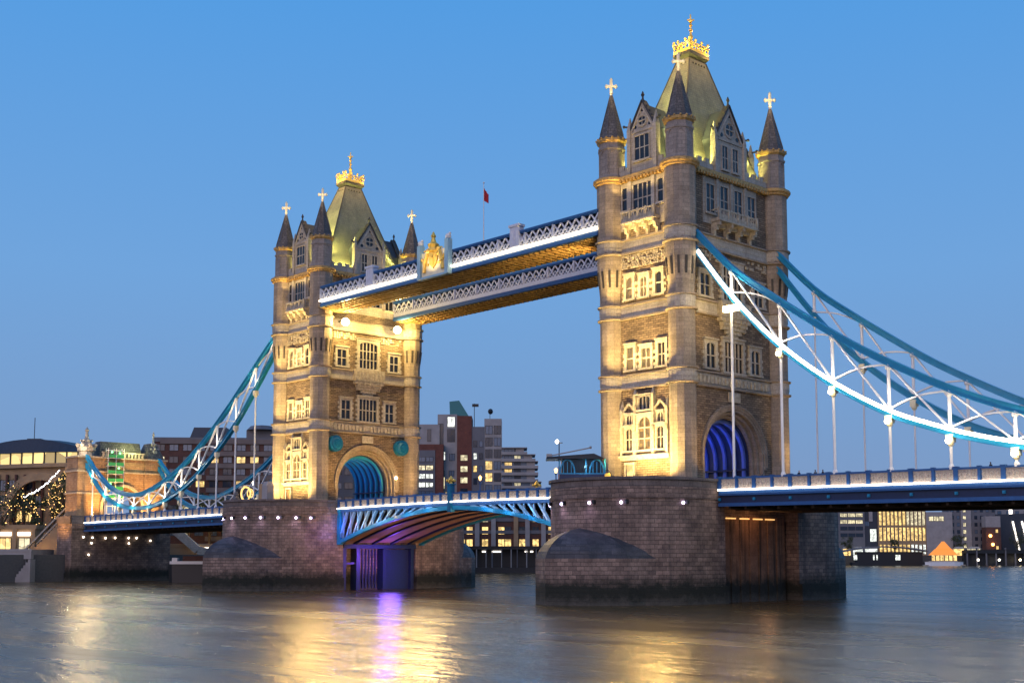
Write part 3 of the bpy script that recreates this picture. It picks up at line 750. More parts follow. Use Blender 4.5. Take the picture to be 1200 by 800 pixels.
    # stage 1: great traceried bay on a sill
    mb = MB(); mb.tf = S
    mb.box(-4.35, 4.35, 0, .75, 18.85, 19.1); mb.box(-4.2, 4.2, 0, .5, 18.5, 18.85)
    for a, b, z0, z1, d in ((-3.7, 3.7, 19.1, 24.9, .16), (-1.7, 1.7, 24.9, 27.2, .16)): mb.box(a, b, 0, d, z0, z1)
    for s in (-3.9, -1.55, 1.55, 3.9):
        top = 25.0 if abs(s) > 2 else 26.8
        mb.box(s - .22, s + .22, 0, .62, 19.1, top); mb.taper(s - .24, s + .24, 0, .64, top, s - .03, s + .03, .2, .26, top + 1.5); mb.ball((s, .4, 20.4), .3, 6, 5, 1.3)
        mb.ball((s, .6, 22.6), .24, 6, 4, 1.8); mb.ball((s, .55, top + .2), .22, 6, 4)
    for s in (-2.7, 2.7): mb.beam((s - 1.1, .3, 24.9), (s, .3, 26.1), .3, .22, up=(0, 1, 0)); mb.beam((s + 1.1, .3, 24.9), (s, .3, 26.1), .3, .22, up=(0, 1, 0))
    mb.build('window_bay', 'carved', t)
    window(t, S, 0, 19.8, 2.1, 4.3, 2, 3, arch=.9, depth=.34, sur=.3, d0=.15, fringe=False, lit='win_amber')
    window(t, S, -2.7, 19.8, 1.1, 2.9, 2, 2, arch=.4, depth=.3, sur=.24, d0=.15, fringe=False)
    window(t, S, 2.7, 19.8, 1.1, 2.9, 2, 2, arch=.4, depth=.3, sur=.24, d0=.15, fringe=False)
    window(t, S, 0, 25.1, 1.9, 1.7, 3, 1, arch=.3, depth=.3, sur=.16, d0=.15, fringe=False)
    for s in (-2.7, 2.7): window(t, S, s, 23.3, .9, 1.2, 2, 1, arch=.3, depth=.26, sur=.14, d0=.15, fringe=False)
    # small door below
    mb = MB(); mb.tf = S
    mb.box(-3.6, -3.35, 0, .4, ZB, 17.9); mb.box(-2.05, -1.8, 0, .4, ZB, 17.9); mb.box(-3.6, -1.8, 0, .403, 17.9, 18.2)
    dr = mb.build('door', 'dress', t)
    mb = MB(); mb.tf = S; mb.box(-3.35, -2.05, 0, .1, ZB, 17.9); mb.build('door_panel', 'win_warm' if outer else 'timber', dr)

    # ---- roadway face
    mb = MB(); mb.tf = E_
    mb.box(-5.9, 5.9, 0, .14, 49.9, 56.25)
    for s in (-3.1, 0, 3.1): mb.box(s - .25, s + .25, .1, .42, 51.6, 56.2)
    mb.build('window_bay', 'dress', t)
    for s in (-4.55, -1.55, 1.55, 4.55): window(t, E_, s, 51.6 if abs(s) < 2 else 51.4, 1.7, 3.8, 2, 2, depth=.2, sur=.2, hood=False, d0=.14, fringe=False, mat='dress')
    if outer: balcony(E_, -4.3, 4.3, 50.6, 1.5)
    for s in (-5.9, 5.9): window(t, E_, s, 40.0, 2.0, 2.9, 2, 2, depth=.3, sur=.45)
    window(t, E_, 0, 40.0, 4.0, 4.8, 5, 3, arch=.5, depth=.34, sur=.5, mat='dress')
    for s in (-4.9, 4.9): window(t, E_, s, 30.5, 1.9, 3.3, 2, 2, arch=.5 if outer else 0, depth=.3, sur=.45)
    window(t, E_, 0, 30.3, 3.9, 4.0, 5, 2, depth=.34, sur=.45)
    mb = MB(); mb.tf = E_       # corbelled oriel foot and panel between the storeys
    for k in range(5):
        a = 1.2 + k * .5; mb.box(-a, a, 0, .18 + k * .16, 34.9 + k * .52, 34.9 + (k + 1) * .52 - .04)
    for s in (-2.4, -1.2, 0, 1.2, 2.4):
        for k in range(3): mb.box(s - .18, s + .18, 0, .45 + k * .25, 35.9 + k * .5 - abs(s) * .0, 36.4 + k * .5)
    mb.box(-3.3, 3.3, 0, .95, 37.5, 39.7)
    for k in range(9): mb.box(-3.2 + k * .75, -2.95 + k * .75, .94, 1.05, 37.8, 39.4)
    mb.build('oriel_foot', 'carved', t)
    mb = MB(); mb.tf = E_       # carved friezes in the bands
    random.seed(11)
    for s in [x * .8 for x in range(-9, 10)]:
        if abs(s) > .3: mb.box(s - .26, s + .26, .1, .3 + random.random() * .1, 28.4, 29.4)
    s = -7.6
    while s < 7.6:
        w = random.uniform(.2, .5)
        for r_ in range(3):
            if random.random() < .7 and not outer or (outer and random.random() < .45): mb.box(s, s + w, 0, random.uniform(.1, .24), 44.95 + r_ * .42, 45.3 + r_ * .42) if abs(s) > 2.9 else None
        s += w + .15
    mb.box(-1.2, 1.2, .1, .34, 26.3, 27.6)
    mb.build('carved_frieze', 'carved', t)
    if not outer:
        for s in (-7.4, 7.4):
            mb = MB(); cxx = X + WX
            c = Vector((cxx + .1, s, 25.8))
            mb.tube(c, c + Vector((1.0, 0, 0)), 1.45, 16); mb.tube(c + Vector((.95, 0, 0)), c + Vector((1.25, 0, 0)), 1.1, 16, .9); mb.tube(c + Vector((1.2, 0, 0)), c + Vector((1.45, 0, 0)), .45, 12)
            for k in range(16):
                a = k * math.pi / 8; mb.ball((cxx + 1.1, s + 1.28 * math.cos(a), 25.8 + 1.28 * math.sin(a)), .09, 5, 4)
            mb.build('roundel', 'teal', t)
    return t
near_tower = make_tower(0, 'nearer and taller-looking gothic tower at right whose right face holds the blue chains', True)
far_tower = make_tower(-D, 'farther gothic tower at left whose lit arch face carries two teal roundels', False)

# ------------------------------------------------------------------ decks
YD = 9.3
def rail_z(x):      # underside of the parapet rail along the bridge
    if x > 10: return 14.2 - (x - 10) * .012
    if x > -72: return 14.15 + .25 * math.cos((x + 41.15) / 61 * math.pi)
    return 14.25 + (x + 93) * .007
def railing(parent, xs, side, post_every=1, led='led', h=1.45, name='railing', wide=2):
    """blue posts and rail with cream pierced panels; xs are the post positions"""
    y = side * YD
    mb = MB()
    for k, x in enumerate(xs):
        z = rail_z(x); w = .30 if k % wide else .48
        mb.box(x - w / 2, x + w / 2, y - .2, y + .2, z, z + h + .02)
        mb.box(x - w / 2 - .06, x + w / 2 + .06, y - .24, y + .24, z + h + .02, z + h + .12)
    for a, b in zip(xs, xs[1:]): mb.beam((a, y, rail_z(a) + h - .1), (b, y, rail_z(b) + h - .1), .32, .22)
    r = mb.build('railing', 'blue', parent)
    mb = MB(); mbb = MB()
    for a, b in zip(xs, xs[1:]):
        za, zb = rail_z(a), rail_z(b); L = b - a - .5; a2 = a + .25
        n = max(2, int(L / .55))
        mb.beam((a2, y, za + .12), (a2 + L, y, zb + .12), .08, .22); mb.beam((a2, y, za + h - .26), (a2 + L, y, zb + h - .26), .08, .14)
        for k in range(n):
            cx = a2 + L * (k + .5) / n; rr = min(L / n / 2, .5) * .92; zc = (za + zb) / 2 + h * .48
            for j in range(8):
                u, v = j * math.pi / 4, (j + 1) * math.pi / 4
                mb.beam((cx + rr * math.cos(u), y, zc + rr * math.sin(u)), (cx + rr * math.cos(v), y, zc + rr * math.sin(v)), .08, .075, up=(0, 1, 0))
            mb.beam((cx - rr * .5, y, zc), (cx + rr * .5, y, zc), .08, .08); mb.beam((cx, y, zc - rr * .5), (cx, y, zc + rr * .5), .08, .08, up=(0, 1, 0))
            mb.beam((cx + rr, y, za + .2), (cx + rr, y, za + h - .3), .14, .10, up=(0, 1, 0))
        mbb.beam((a2, y + side * -.07, (za + zb) / 2 + .5 * h), (a2 + L, y + side * -.07, (za + zb) / 2 + .5 * h), .03, h * .66)
    mbb.build('railing_panel', 'cream', r); mb.build('filigree', 'filigree', r)
    mb = MB()
    for a, b in zip(xs, xs[1:]): mb.beam((a, y + side * .40, rail_z(a) - .12), (b, y + side * .40, rail_z(b) - .12), .16, .18)
    mb.build('light_strip', 'rail_led' if led == 'led' else 'rail_led', r)
    return r

def side_span(x0, x1, label, led, n):
    t = thing('side_span', label, 'bridge span', (x0, 0, rail_z(x0)), 'side spans of the roadway')
    xs = [x0 + (x1 - x0) * k / n for k in range(n + 1)]
    for s in (-1, 1): railing(t, xs, s, led=led)
    for s in (-1, 1):
        mb = MB(); y = s * YD
        for a, b in zip(xs, xs[1:]):
            za, zb = rail_z(a), rail_z(b)
            mb.beam((a, y, za - .42), (b, y, zb - .42), .5, .42)       # top flange, moulded
            mb.beam((a, y + s * .08, za - .74), (b, y + s * .08, zb - .74), .62, .16)
            mb.beam((a, y + s * .06, za - 1.95), (b, y + s * .06, zb - 1.95), .66, .42)
        mb.build('edge_girder', 'blue', t)
        mb = MB()
        for a, b in zip(xs, xs[1:]): mb.beam((a, y - s * .1, rail_z(a) - 1.25), (b, y - s * .1, rail_z(b) - 1.25), .18, .95)
        mb.build('girder_web', 'navy', t)
        mb = MB()
        for k in range(0, n + 1, 2):
            x = xs[k]; z = rail_z(x) - 1.28
            mb.lathe(0, 0, [(0, 0)], 3) if False else None
            mb.beam((x, y, z), (x, y + s * .18, z), .34, .34); mb.tube((x, y + s * .15, z), (x, y + s * .26, z), .11, 8)
        mb.build('girder_boss', 'sky_blue', t)
    mb = MB()
    for a, b in zip(xs, xs[1:]):
        mb.hexa([(a, -YD + .3, rail_z(a) - .9), (b, -YD + .3, rail_z(b) - .9), (b, YD - .3, rail_z(b) - .9), (a, YD - .3, rail_z(a) - .9)], [(a, -YD + .3, rail_z(a) - .1), (b, -YD + .3, rail_z(b) - .1), (b, YD - .3, rail_z(b) - .1), (a, YD - .3, rail_z(a) - .1)])
    mb.build('roadway', 'asphalt', t)
    for s in (-1, 1):
        mb = MB()
        for a, b in zip(xs, xs[1:]): mb.beam((a, s * 7.9, rail_z(a) + .02), (b, s * 7.9, rail_z(b) + .02), 2.2, .24)
        mb.build('footway', 'concrete_d', t)
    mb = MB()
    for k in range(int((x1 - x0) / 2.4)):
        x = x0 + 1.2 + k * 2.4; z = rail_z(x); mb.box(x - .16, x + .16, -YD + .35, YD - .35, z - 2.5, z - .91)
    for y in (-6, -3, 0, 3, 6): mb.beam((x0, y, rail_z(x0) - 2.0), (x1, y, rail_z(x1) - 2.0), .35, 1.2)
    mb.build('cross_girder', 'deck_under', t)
    return t
side_span(10.95, 84.0, 'right-hand roadway span with navy girder and bright light strip, running out of frame', 'led', 28)
ls = side_span(-173.5, -93.25, 'left-hand roadway span between the far pier and the bank under the sagging chain', 'led_far', 30)

# lifting span: two leaves meeting over mid-river
def leaf(x0, x1, label):
    t = thing('bascule_leaf', label, 'lifting span', (x0, 0, 14), 'leaves of the lifting span')
    n = 14; xs = [x0 + (x1 - x0) * k / n for k in range(n + 1)]
    xs_s = sorted(xs)
    for s in (-1, 1): railing(t, [xs_s[0] + .001] + xs_s[1:], s, h=1.3)
    def zlow(x):
        u = abs(x + 41.15) / 30.2
        return 13.05 - 5.2 * u ** 1.85
    for gi, y in enumerate((-YD + .25, -6.0, -2.0, 2.0, 6.0, YD - .25)):
        edge_ = gi in (0, 5); s = -1 if y < 0 else 1
        mb = MB()
        for a, b in zip(xs_s, xs_s[1:]):
            mb.beam((a, y, zlow(a) + .3), (b, y, zlow(b) + .3), .6 if edge_ else .4, .62)
        mb.build('arch_rib', 'sky_blue' if edge_ else 'navy', t)
    for y in (-YD + .25, YD - .25):
        mb = MB(); mb2 = MB()
        for k, (a, b) in enumerate(zip(xs_s, xs_s[1:])):
            mb.beam((a, y, rail_z(a) - .5), (b, y, rail_z(b) - .5), .55, .55)
        mb.build('edge_girder', 'blue', t)
        for k, (a, b) in enumerate(zip(xs_s, xs_s[1:])):
            lo = lambda x: zlow(x) + .5; hi = lambda x: rail_z(x) - .75
            if hi(a) - lo(a) > .35 or hi(b) - lo(b) > .35:
                out = b if x1 < x0 else a; inn = a if x1 < x0 else b
                # raking struts lean towards the piers
                pa, pb = (a, b) if (abs(a + 41.15) > abs(b + 41.15)) else (b, a)
                mb2.beam((pb, y, hi(pb)), (pa, y, lo(pa)), .30, .5, up=(0, 1, 0))
                mb2.beam(((pa + pb) / 2, y, hi(pb)), ((pa + pb) / 2, y, lo((pa + pb) / 2)), .16, .3, up=(0, 1, 0))
        mb2.build('spandrel_strut', 'strut', t)
    e = x0
    mb = MB()
    for y in (-YD + .25, YD - .25): mb.box(e - .45, e + .45, y - .33, y + .33, zlow(e) - .05, rail_z(e) - .3)
    mb.build('end_post', 'sky_blue', t)
    mb = MB()       # boarded underside between the ribs
    for a, b in zip(xs_s, xs_s[1:]):
        mb.hexa([(a, -YD + .6, zlow(a) + .32), (b, -YD + .6, zlow(b) + .32), (b, YD - .6, zlow(b) + .32), (a, YD - .6, zlow(a) + .32)], [(a, -YD + .6, zlow(a) + .5), (b, -YD + .6, zlow(b) + .5), (b, YD - .6, zlow(b) + .5), (a, YD - .6, zlow(a) + .5)])
    mb.build('underside', 'under', t)
    mb = MB()
    for a, b in zip(xs_s, xs_s[1:]):
        mb.hexa([(a, -YD + .3, rail_z(a) - .6), (b, -YD + .3, rail_z(b) - .6), (b, YD - .3, rail_z(b) - .6), (a, YD - .3, rail_z(a) - .6)], [(a, -YD + .3, rail_z(a) - .1), (b, -YD + .3, rail_z(b) - .1), (b, YD - .3, rail_z(b) - .1), (a, YD - .3, rail_z(a) - .1)])
    mb.build('roadway', 'asphalt', t)
    return t
leaf_far = leaf(-71.2, -41.5, 'left leaf of the lifting span, its curved underside washed violet beside the far pier')
leaf_near = leaf(-11.1, -40.8, 'right leaf of the lifting span with bright blue curved rib ending at the near pier')
for s in (-1, 1):
    t = thing('meeting_post', 'teal post with gilt lantern top where the two leaves meet, on the %s parapet' % ('nearer' if s < 0 else 'farther'), 'post', (-41.15, s * YD, 12.6), 'posts at the middle of the lifting span')
    mb = MB(); mb.box(-41.55, -40.75, s * YD - .42, s * YD + .42, 12.7, 16.9); mb.box(-41.75, -40.55, s * YD - .55, s * YD + .55, 16.9, 17.1)
    mb.build('shaft', 'teal', t)
    mb = MB(); mb.lathe(-41.15, s * YD, [(.35, 17.1), (.2, 17.4), (.45, 17.8), (.1, 18.3)], 8)
    for k in range(6): mb.ball((-41.15 + .6 * math.cos(k), s * YD + .6 * math.sin(k * 1.0), 17.6), .22, 5, 4)
    mb.build('lantern', 'gold', t)
# roadway through each tower
for X, nm in ((0, 'near'), (-D, 'far')):
    mb = MB(); mb.box(X - 10.4, X + 10.4, -5.9, 5.9, 13.6, 14.44)
    struct(mb.build('road', 'asphalt'))

# ------------------------------------------------------------------ high-level footbridges
def walkway(y0, y1, label, main):
    x0, x1 = -D + WX + .35, -WX - .35
    t = thing('high_footbridge', label, 'footbridge', ((x0 + x1) / 2, (y0 + y1) / 2, 49.6), 'high-level footbridges between the towers')
    if main: x0b, x1b = -D + 8.9, -7.0
    mb = MB(); mb.box(x0, x1, y0 + .3, y1 - .3, 49.6, 50.1)
    for k in range(int((x1 - x0) / 1.15)):
        x = x0 + .6 + k * 1.15; mb.box(x - .14, x + .14, y0 + .35, y1 - .35, 49.35, 49.603)
    for y in (y0 + 1.4, (y0 + y1) / 2, y1 - 1.4): mb.box(x0, x1, y - .12, y + .12, 49.42, 49.606)
    mb.build('soffit', 'soffit', t)
    fo = y0
    for y, s in ((y0, -1), (y1, 1)):
        xa, xb = (x0 + 2.6, x1 - .4) if (main and s < 0) else (x0, x1)
        if main and s < 0: xa, xb = -D + 8.6, -6.9
        mb = MB()
        mb.box(xa, xb, *sorted((y - s * .4, y + s * .18)), 49.55, 50.0); mb.box(xa, xb, *sorted((y - s * .4, y + s * .05)), 50.0, 50.25)
        mb.box(xa, xb, *sorted((y - s * .35, y + s * .05)), 52.75, 52.9); mb.box(xa, xb, *sorted((y - s * .45, y + s * .18)), 52.9, 53.2)
        mb.build('edge_beam', 'blue', t)
        mb = MB()
        mb.box(xa, xb, *sorted((y - s * .3, y - s * .0)), 50.25, 50.95)
        mb.build('fascia', 'white' if main and s < 0 else 'lattice', t)
        mb = MB(); n = int((xb - xa) / 1.45); st = (xb - xa) / n
        for k in range(n):
            a = xa + k * st
            for j in range(2):
                mb.beam((a, y - s * .12, 50.95), (a + st * 1.0, y - s * .12, 52.75), .20, .19, up=(0, 1, 0)) if j == 0 else mb.beam((a, y - s * .16, 52.75), (a + st, y - s * .16, 50.95), .20, .19, up=(0, 1, 0))
            mb.beam((a + st * .5, y - s * .12, 50.95), (a + st * 1.0, y - s * .12, 51.85), .10, .10, up=(0, 1, 0)); mb.beam((a + st * .0, y - s * .16, 51.85), (a + st * .5, y - s * .16, 50.95), .10, .10, up=(0, 1, 0))
            if k % 4 == 0: mb.box(a - .09, a + .09, y - .2, y + .02 if s > 0 else y + .2, 50.95, 52.75)
            mb.beam((a + st / 2, y - s * .10, 51.55), (a + st / 2 + .3, y - s * .10, 51.85), .1, .3, up=(0, 1, 0))
        mb.build('lattice', 'lattice', t)
    mb = MB(); mb.box(x0, x1, y0 + .9, y1 - .9, 50.1, 52.3)
    mb.build('glazed_passage', 'win_dim', t)
    mb = MB(); mb.taper(x0, x1, y0 + .5, y1 - .5, 53.0, x0, x1, (y0 + y1) / 2 - .8, (y0 + y1) / 2 + .8, 53.5)
    mb.build('roof', 'roof_dark', t)
    if main:
        mb = MB(); mb.box(-D + 8.6, -6.9, y0 - .42, y0 - .24, 50.42, 50.66)
        mb.build('light_strip', 'led', t)
        for x in (-59.0, -23.4):
            mb = MB(); mb.box(x - .95, x + .95, y0 - .35, y0 + .7, 50.9, 53.9); mb.box(x - 1.1, x + 1.1, y0 - .5, y0 + .8, 53.9, 54.25)
            for k in (-.5, 0, .5): mb.box(x + k - .1, x + k + .1, y0 - .42, y0 - .34, 51.2, 53.6)
            mb.build('pilaster', 'lattice', t)
    return t
wk_near = walkway(-12.05, -5.6, 'nearer high footbridge with dazzling light strip and gilded crest at its middle', True)
wk_far = walkway(5.6, 11.6, 'farther high footbridge of grey lattice seen below and behind the nearer one', False)
# coat of arms at mid-span
t = thing('heraldic_panel', 'gilded coat of arms in pale blue frame at the middle of the nearer footbridge', 'coat of arms', (-41.6, -12.5, 50), None)
mb = MB(); mb.box(-44.6, -38.4, -12.75, -12.3, 49.6, 53.6)
mb.build('backing', 'gilt_stone', t)
mb = MB()
for x in (-44.9, -38.1):
    mb.box(x - .42, x + .42, -13.1, -12.2, 49.4, 54.9)
mb.box(-44.9, -38.1, -13.0, -12.3, 49.35, 49.7)
mb.build('frame', plain('pale_blue_paint', (.32, .50, .58), .4), t)
mb = MB()
for x in (-44.9, -38.1): mb.ball((x, -12.65, 55.3), .5, 8, 6); mb.ball((x + .35, -12.65, 55.7), .25, 6, 4); mb.ball((x - .35, -12.65, 55.0), .3, 6, 4)
mb.build('urn', 'white', t)
mb = MB()
shield = [(-1.05, 1.2), (-1.05, 0), (-.8, -.8), (0, -1.5), (.8, -.8), (1.05, 0), (1.05, 1.2)]
mb.poly([(-41.5 + a, -12.98, 52.3 + b) for a, b in shield]); mb.poly([(-41.5 + a, -12.7, 52.3 + b) for a, b in shield][::-1])
for p, q in zip(shield, shield[1:] + shield[:1]): mb.poly([(-41.5 + p[0], -12.98, 52.3 + p[1]), (-41.5 + q[0], -12.98, 52.3 + q[1]), (-41.5 + q[0], -12.7, 52.3 + q[1]), (-41.5 + p[0], -12.7, 52.3 + p[1])])
mb.box(-41.65, -41.35, -13.08, -12.97, 51.2, 53.3); mb.box(-42.4, -40.6, -13.08, -12.97, 52.5, 52.8)
for sg in (-1, 1):      # supporters leaning on the shield
    pts = [(-41.5 + sg * 2.3, -12.85, 50.4), (-41.5 + sg * 2.1, -12.85, 51.6), (-41.5 + sg * 1.7, -12.85, 52.8), (-41.5 + sg * 1.35, -12.85, 53.7)]
    for (p, q, r) in zip(pts, pts[1:], (.34, .42, .36)): mb.tube(p, q, r, 7, r * .8)
    mb.ball(pts[-1], .42, 7, 5); mb.tube(pts[2], (-41.5 + sg * 1.0, -12.95, 52.9), .18, 6); mb.tube(pts[1], (-41.5 + sg * 1.1, -12.95, 51.5), .18, 6); mb.tube(pts[1], (-41.5 + sg * 2.8, -12.85, 52.6), .14, 6, .3)
mb.lathe(-41.5, -12.85, [(.9, 53.5), (.75, 54.0), (1.0, 54.5), (.5, 54.9), (.3, 55.6), (.45, 55.9), (.08, 56.6)], 8)
for k in range(-3, 4): mb.tube((-41.5 + k * .75, -12.9, 53.7), (-41.5 + k * .62, -12.9, 54.7 - abs(k) * .25), .13, 5, .08)
mb.build('crest', 'gold', t)

lamp('crest_fill', 'SPOT', (-41.5, -15.5, 50.4), 900, (1, .78, .4), t, (-41.5, -12.8, 53.4), .15, 110, .9)  # added spot hung in mid-air to bring out the gilding
# flag on the near footbridge
t = thing('flagpole', 'tall white flagpole with a limp red flag standing on the nearer footbridge roof', 'flagpole', (-34.4, -8.6, 53.4))
mb = MB(); mb.tube((-34.4, -8.6, 53.3), (-34.4, -8.6, 63.7), .09, 8, .05); mb.ball((-34.4, -8.6, 63.8), .15, 8, 6)
mb.build('pole', 'white', t)
mb = MB()
cols = 7
for k in range(cols):
    a0 = k * .11; f = lambda a, z: (-34.33 + a * .68, -8.6 + a * .73 + .09 * math.sin(a * 22), z)
    mb.poly([f(a0, 60.9 - a0 * .6), f(a0 + .11, 60.9 - (a0 + .11) * .6), f(a0 + .11, 62.9 - (a0 + .11) * 1.5), f(a0, 62.9 - a0 * 1.5)])
    mb.poly([Vector(q) + Vector((.02, -.02, 0)) for q in (f(a0, 62.9 - a0 * 1.5), f(a0 + .11, 62.9 - (a0 + .11) * 1.5), f(a0 + .11, 60.9 - (a0 + .11) * .6), f(a0, 60.9 - a0 * .6))])
mb.build('flag', 'red', t)

# ------------------------------------------------------------------ suspension chains
def interp(tab, x):
    for i, ((a, za), (b, zb)) in enumerate(zip(tab, tab[1:])):
        if a <= x <= b or (a >= x >= b):
            u = (x - a) / (b - a)
            z_1 = tab[i - 1][1] if i > 0 else 2 * za - zb; z2 = tab[i + 2][1] if i + 2 < len(tab) else 2 * zb - za
            a_1 = tab[i - 1][0] if i > 0 else 2 * a - b; b2 = tab[i + 2][0] if i + 2 < len(tab) else 2 * b - a
            m0 = (zb - z_1) / (b - a_1) * (b - a); m1 = (z2 - za) / (b2 - a) * (b - a)
            return (2*u**3-3*u*u+1)*za + (u**3-2*u*u+u)*m0 + (-2*u**3+3*u*u)*zb + (u**3-u*u)*m1
    return tab[-1][1]
RT = [(6.5, 48.9), (13.3, 41.9), (18.7, 37.8), (24.6, 33.7), (30.3, 29.95), (36, 26.75), (42.5, 23.5), (49.8, 20.7), (57, 18.9), (65, 18.5), (74, 20.5)]
RL = [(6.5, 46.9), (13.5, 38.0), (19.8, 31.6), (27.3, 25.9), (34.8, 21.7), (40.4, 19.6), (44.2, 18.4), (49.7, 17.15), (57, 16.3), (65, 16.6), (74, 19.5)]
LT = [(-89, 49.3), (-94, 46.2), (-102.3, 40.2), (-111.3, 33.8), (-120.8, 27.9), (-130.9, 23.1), (-141.8, 20.0), (-148.5, 19.2), (-159.6, 20.8), (-168.7, 25.3), (-174.3, 29.2)]
LL = [(-89, 47.4), (-94, 42.9), (-99.2, 38.0), (-106.5, 31.6), (-116.8, 24.9), (-125.6, 20.4), (-137.0, 17.1), (-147.2, 16.3), (-159.4, 17.9), (-167.1, 21.4), (-174.3, 27.2)]
def chain(tt, tl, nodes, y, label, led, near, right):
    x0, x1 = tt[0][0], tt[-1][0]
    t = thing('suspension_chain', label, 'suspension chain', (x0, y, interp(tt, x0)), 'suspension chains of the bridge')
    n = 40; xs = [x0 + (x1 - x0) * k / n for k in range(n + 1)]
    mb = MB()
    for a, b in zip(xs, xs[1:]):
        za, zb = interp(tt, a), interp(tt, b); mb.beam((a, y, za), (b, y, zb), .42, .78)
        mb.beam((a, y, za + .42), (b, y, zb + .42), .78, .10); mb.beam((a, y, za - .36), (b, y, zb - .36), .78, .10)
    mb.build('top_chord', 'sky_blue', t)
    mb = MB()
    for a, b in zip(xs, xs[1:]):
        za, zb = interp(tl, a), interp(tl, b); mb.beam((a, y, za), (b, y, zb), .42, .70)
        mb.beam((a, y, za + .40), (b, y, zb + .40), .74, .09); mb.beam((a, y, za - .40), (b, y, zb - .40), .74, .09)
    mb.build('bottom_chord', 'sky_blue', t)
    mb = MB(); s = -1 if y < 0 else 1
    for a, b in zip(xs, xs[1:]):
        if abs(a - x0) < (1.5 if right else 6): continue
        za, zb = interp(tl, a) + .05, interp(tl, b) + .05
        if near: mb.beam((a, y - .36, za + .28), (b, y - .36, zb + .26), .16, .40)
    if near and right: mb.build('light_strip', led, t)
    mb = MB()
    for x in nodes:
        lo, hi = interp(tl, x), interp(tt, x)
        if hi - lo > 1.0:
            mb = MB(); mb.tube((x, y, lo), (x, y, hi), .20, 8); mb.lathe(x, y, [(.2, hi - .9), (.36, hi - .7), (.36, hi - .4)], 8); mb.lathe(x, y, [(.34, lo + .4), (.34, lo + .7), (.2, lo + .85)], 8)
            mb.build('upright', 'white', t)
    for j, x in enumerate(nodes):
        lo, hi = interp(tl, x), interp(tt, x)
        if near and right and hi - lo > 1: lamp('chain_light', 'POINT', (x + 1.2, y - 1.7, lo + .9), 520, (1, .84, .6), t, None, .12)
        elif near and x > -172: lamp('chain_light', 'POINT', (x, y - 1.1, (lo + hi) / 2 - .6), 420 if x < -120 else 260, (1, .82, .55), t, None, .15)
    mb = MB()
    for a, b in zip(nodes, nodes[1:]):
        if interp(tt, a) - interp(tl, a) < 1.0 and interp(tt, b) - interp(tl, b) < 1.0: continue
        mb.beam((a, y - .1, interp(tt, a) - .3), (b, y - .1, interp(tl, b) + .4), .18, .32, up=(0, 1, 0))
        m = (a + b) / 2; zl, zh = interp(tl, a) + .45, interp(tt, b) - .3
        pr = (a, zl)
        for k in range(1, 7):
            u = k / 6; q = (a + (b - a) * u, zl + (zh - zl) * u + .5 * math.sin(math.pi * u) * (1 if right else 1))
            mb.beam((pr[0], y + .1, pr[1]), (q[0], y + .1, q[1]), .18, .28, up=(0, 1, 0)); pr = q
    mb.build('brace', 'white', t)
    for x in nodes:
        lo = interp(tl, x) - .4; z1 = rail_z(x) + 1.3
        if lo - z1 < .5 or (near and right and x < 14): continue
        mb = MB(); mb.tube((x, y, z1), (x, y, lo - .9), .17 if near else .12, 8)
        mb.lathe(x, y, [(.30, z1), (.30, z1 + .3), (.17, z1 + .6)], 8)
        h = mb.build('hanger', 'white', t)
        mb = MB(); mb.box(x - .40, x + .40, y - .40, y + .40, lo - .75, lo + .1); mb.lathe(x, y, [(.14, lo - 1.25), (.36, lo - .95), (.36, lo - .75)], 8)
        mb.build('hanger_socket', 'gilt_stone', h)
        if near and right:
            mb = MB(); mb.ball((x, y - .6, lo - .6), .30, 8, 6); mb.build('socket_lamp', 'bulb', h)
    return t
rn = [13.2 + 7.13 * k for k in range(9)]
ln = [-92.4 - 7.1 * k for k in range(12)]
chain(RT, RL, rn, -9.2, 'nearer right-hand chain, brilliantly lit along its lower edge, crossing in front of the tower', 'led', True, True)
chain(RT, RL, rn, 9.2, 'farther right-hand chain, unlit dark blue against the sky behind the lit one', 'led', False, True)
chain(LT, LL, ln, -9.2, 'nearer left-hand chain sagging in a white-lit curve down to the bank', 'led_far', True, False)
chain(LT, LL, ln, 9.2, 'farther left-hand chain, mostly hidden behind the far tower and the lit one', 'led_far', False, False)

# ------------------------------------------------------------------ abutment with its gate tower on the left bank
t = thing('abutment_pier', 'stone abutment below the left end of the bridge, its wall dotted with small lamps', 'abutment', (-182, 0, 0))
mb = MB(); mb.box(-182, -174.0, -12.4, 12.6, -1.5, 13.4); mb.box(-182.2, -173.8, -12.6, 12.8, -1.5, 2.0); mb.box(-182.15, -173.8, -12.55, 12.75, 12.2, 12.6)
mb.build('masonry', 'granite', t)
mb = MB(); mb.box(-182.1, -173.75, -12.6, -11.9, 13.4, 15.2); mb.box(-174.4, -173.7, -12.6, -9.8, 13.41, 15.3)
mb.build('parapet', 'granite_cap', t)
for y, z in ((-9.6, 10.3), (-7.4, 10.2), (-4.2, 10.1), (-1.8, 10.2), (1.6, 10.2), (3.6, 10.2), (-7.6, 8.9), (1.7, 8.9), (-8.2, 6.2), (7.2, 9.6)):
    mb = MB(); mb.ball((-173.7, y, z), .2, 6, 4); mb.build('wall_lamp', 'bulb_white', t)
t = thing('gate_tower', 'warmly lit stone gate tower with green scaffold at the left end of the bridge', 'gate tower', (-178, 0, 13.4))
gt = lambda p: Vector((p.x - 177.6, p.y, p.z))
mb = MB(); mb.tf = gt
mb.box(-3.2, 3.2, -11.2, -5.6, 13.4, 29.2); mb.box(-3.2, 3.2, 5.6, 11.2, 13.4, 29.2)
archwall(mb, -2.9, 2.9, 5.7, 13.4, 29.0, 4.9, 17.5)
mb.build('wall', 'gate_stone', t)
mb = MB(); mb.tf = gt
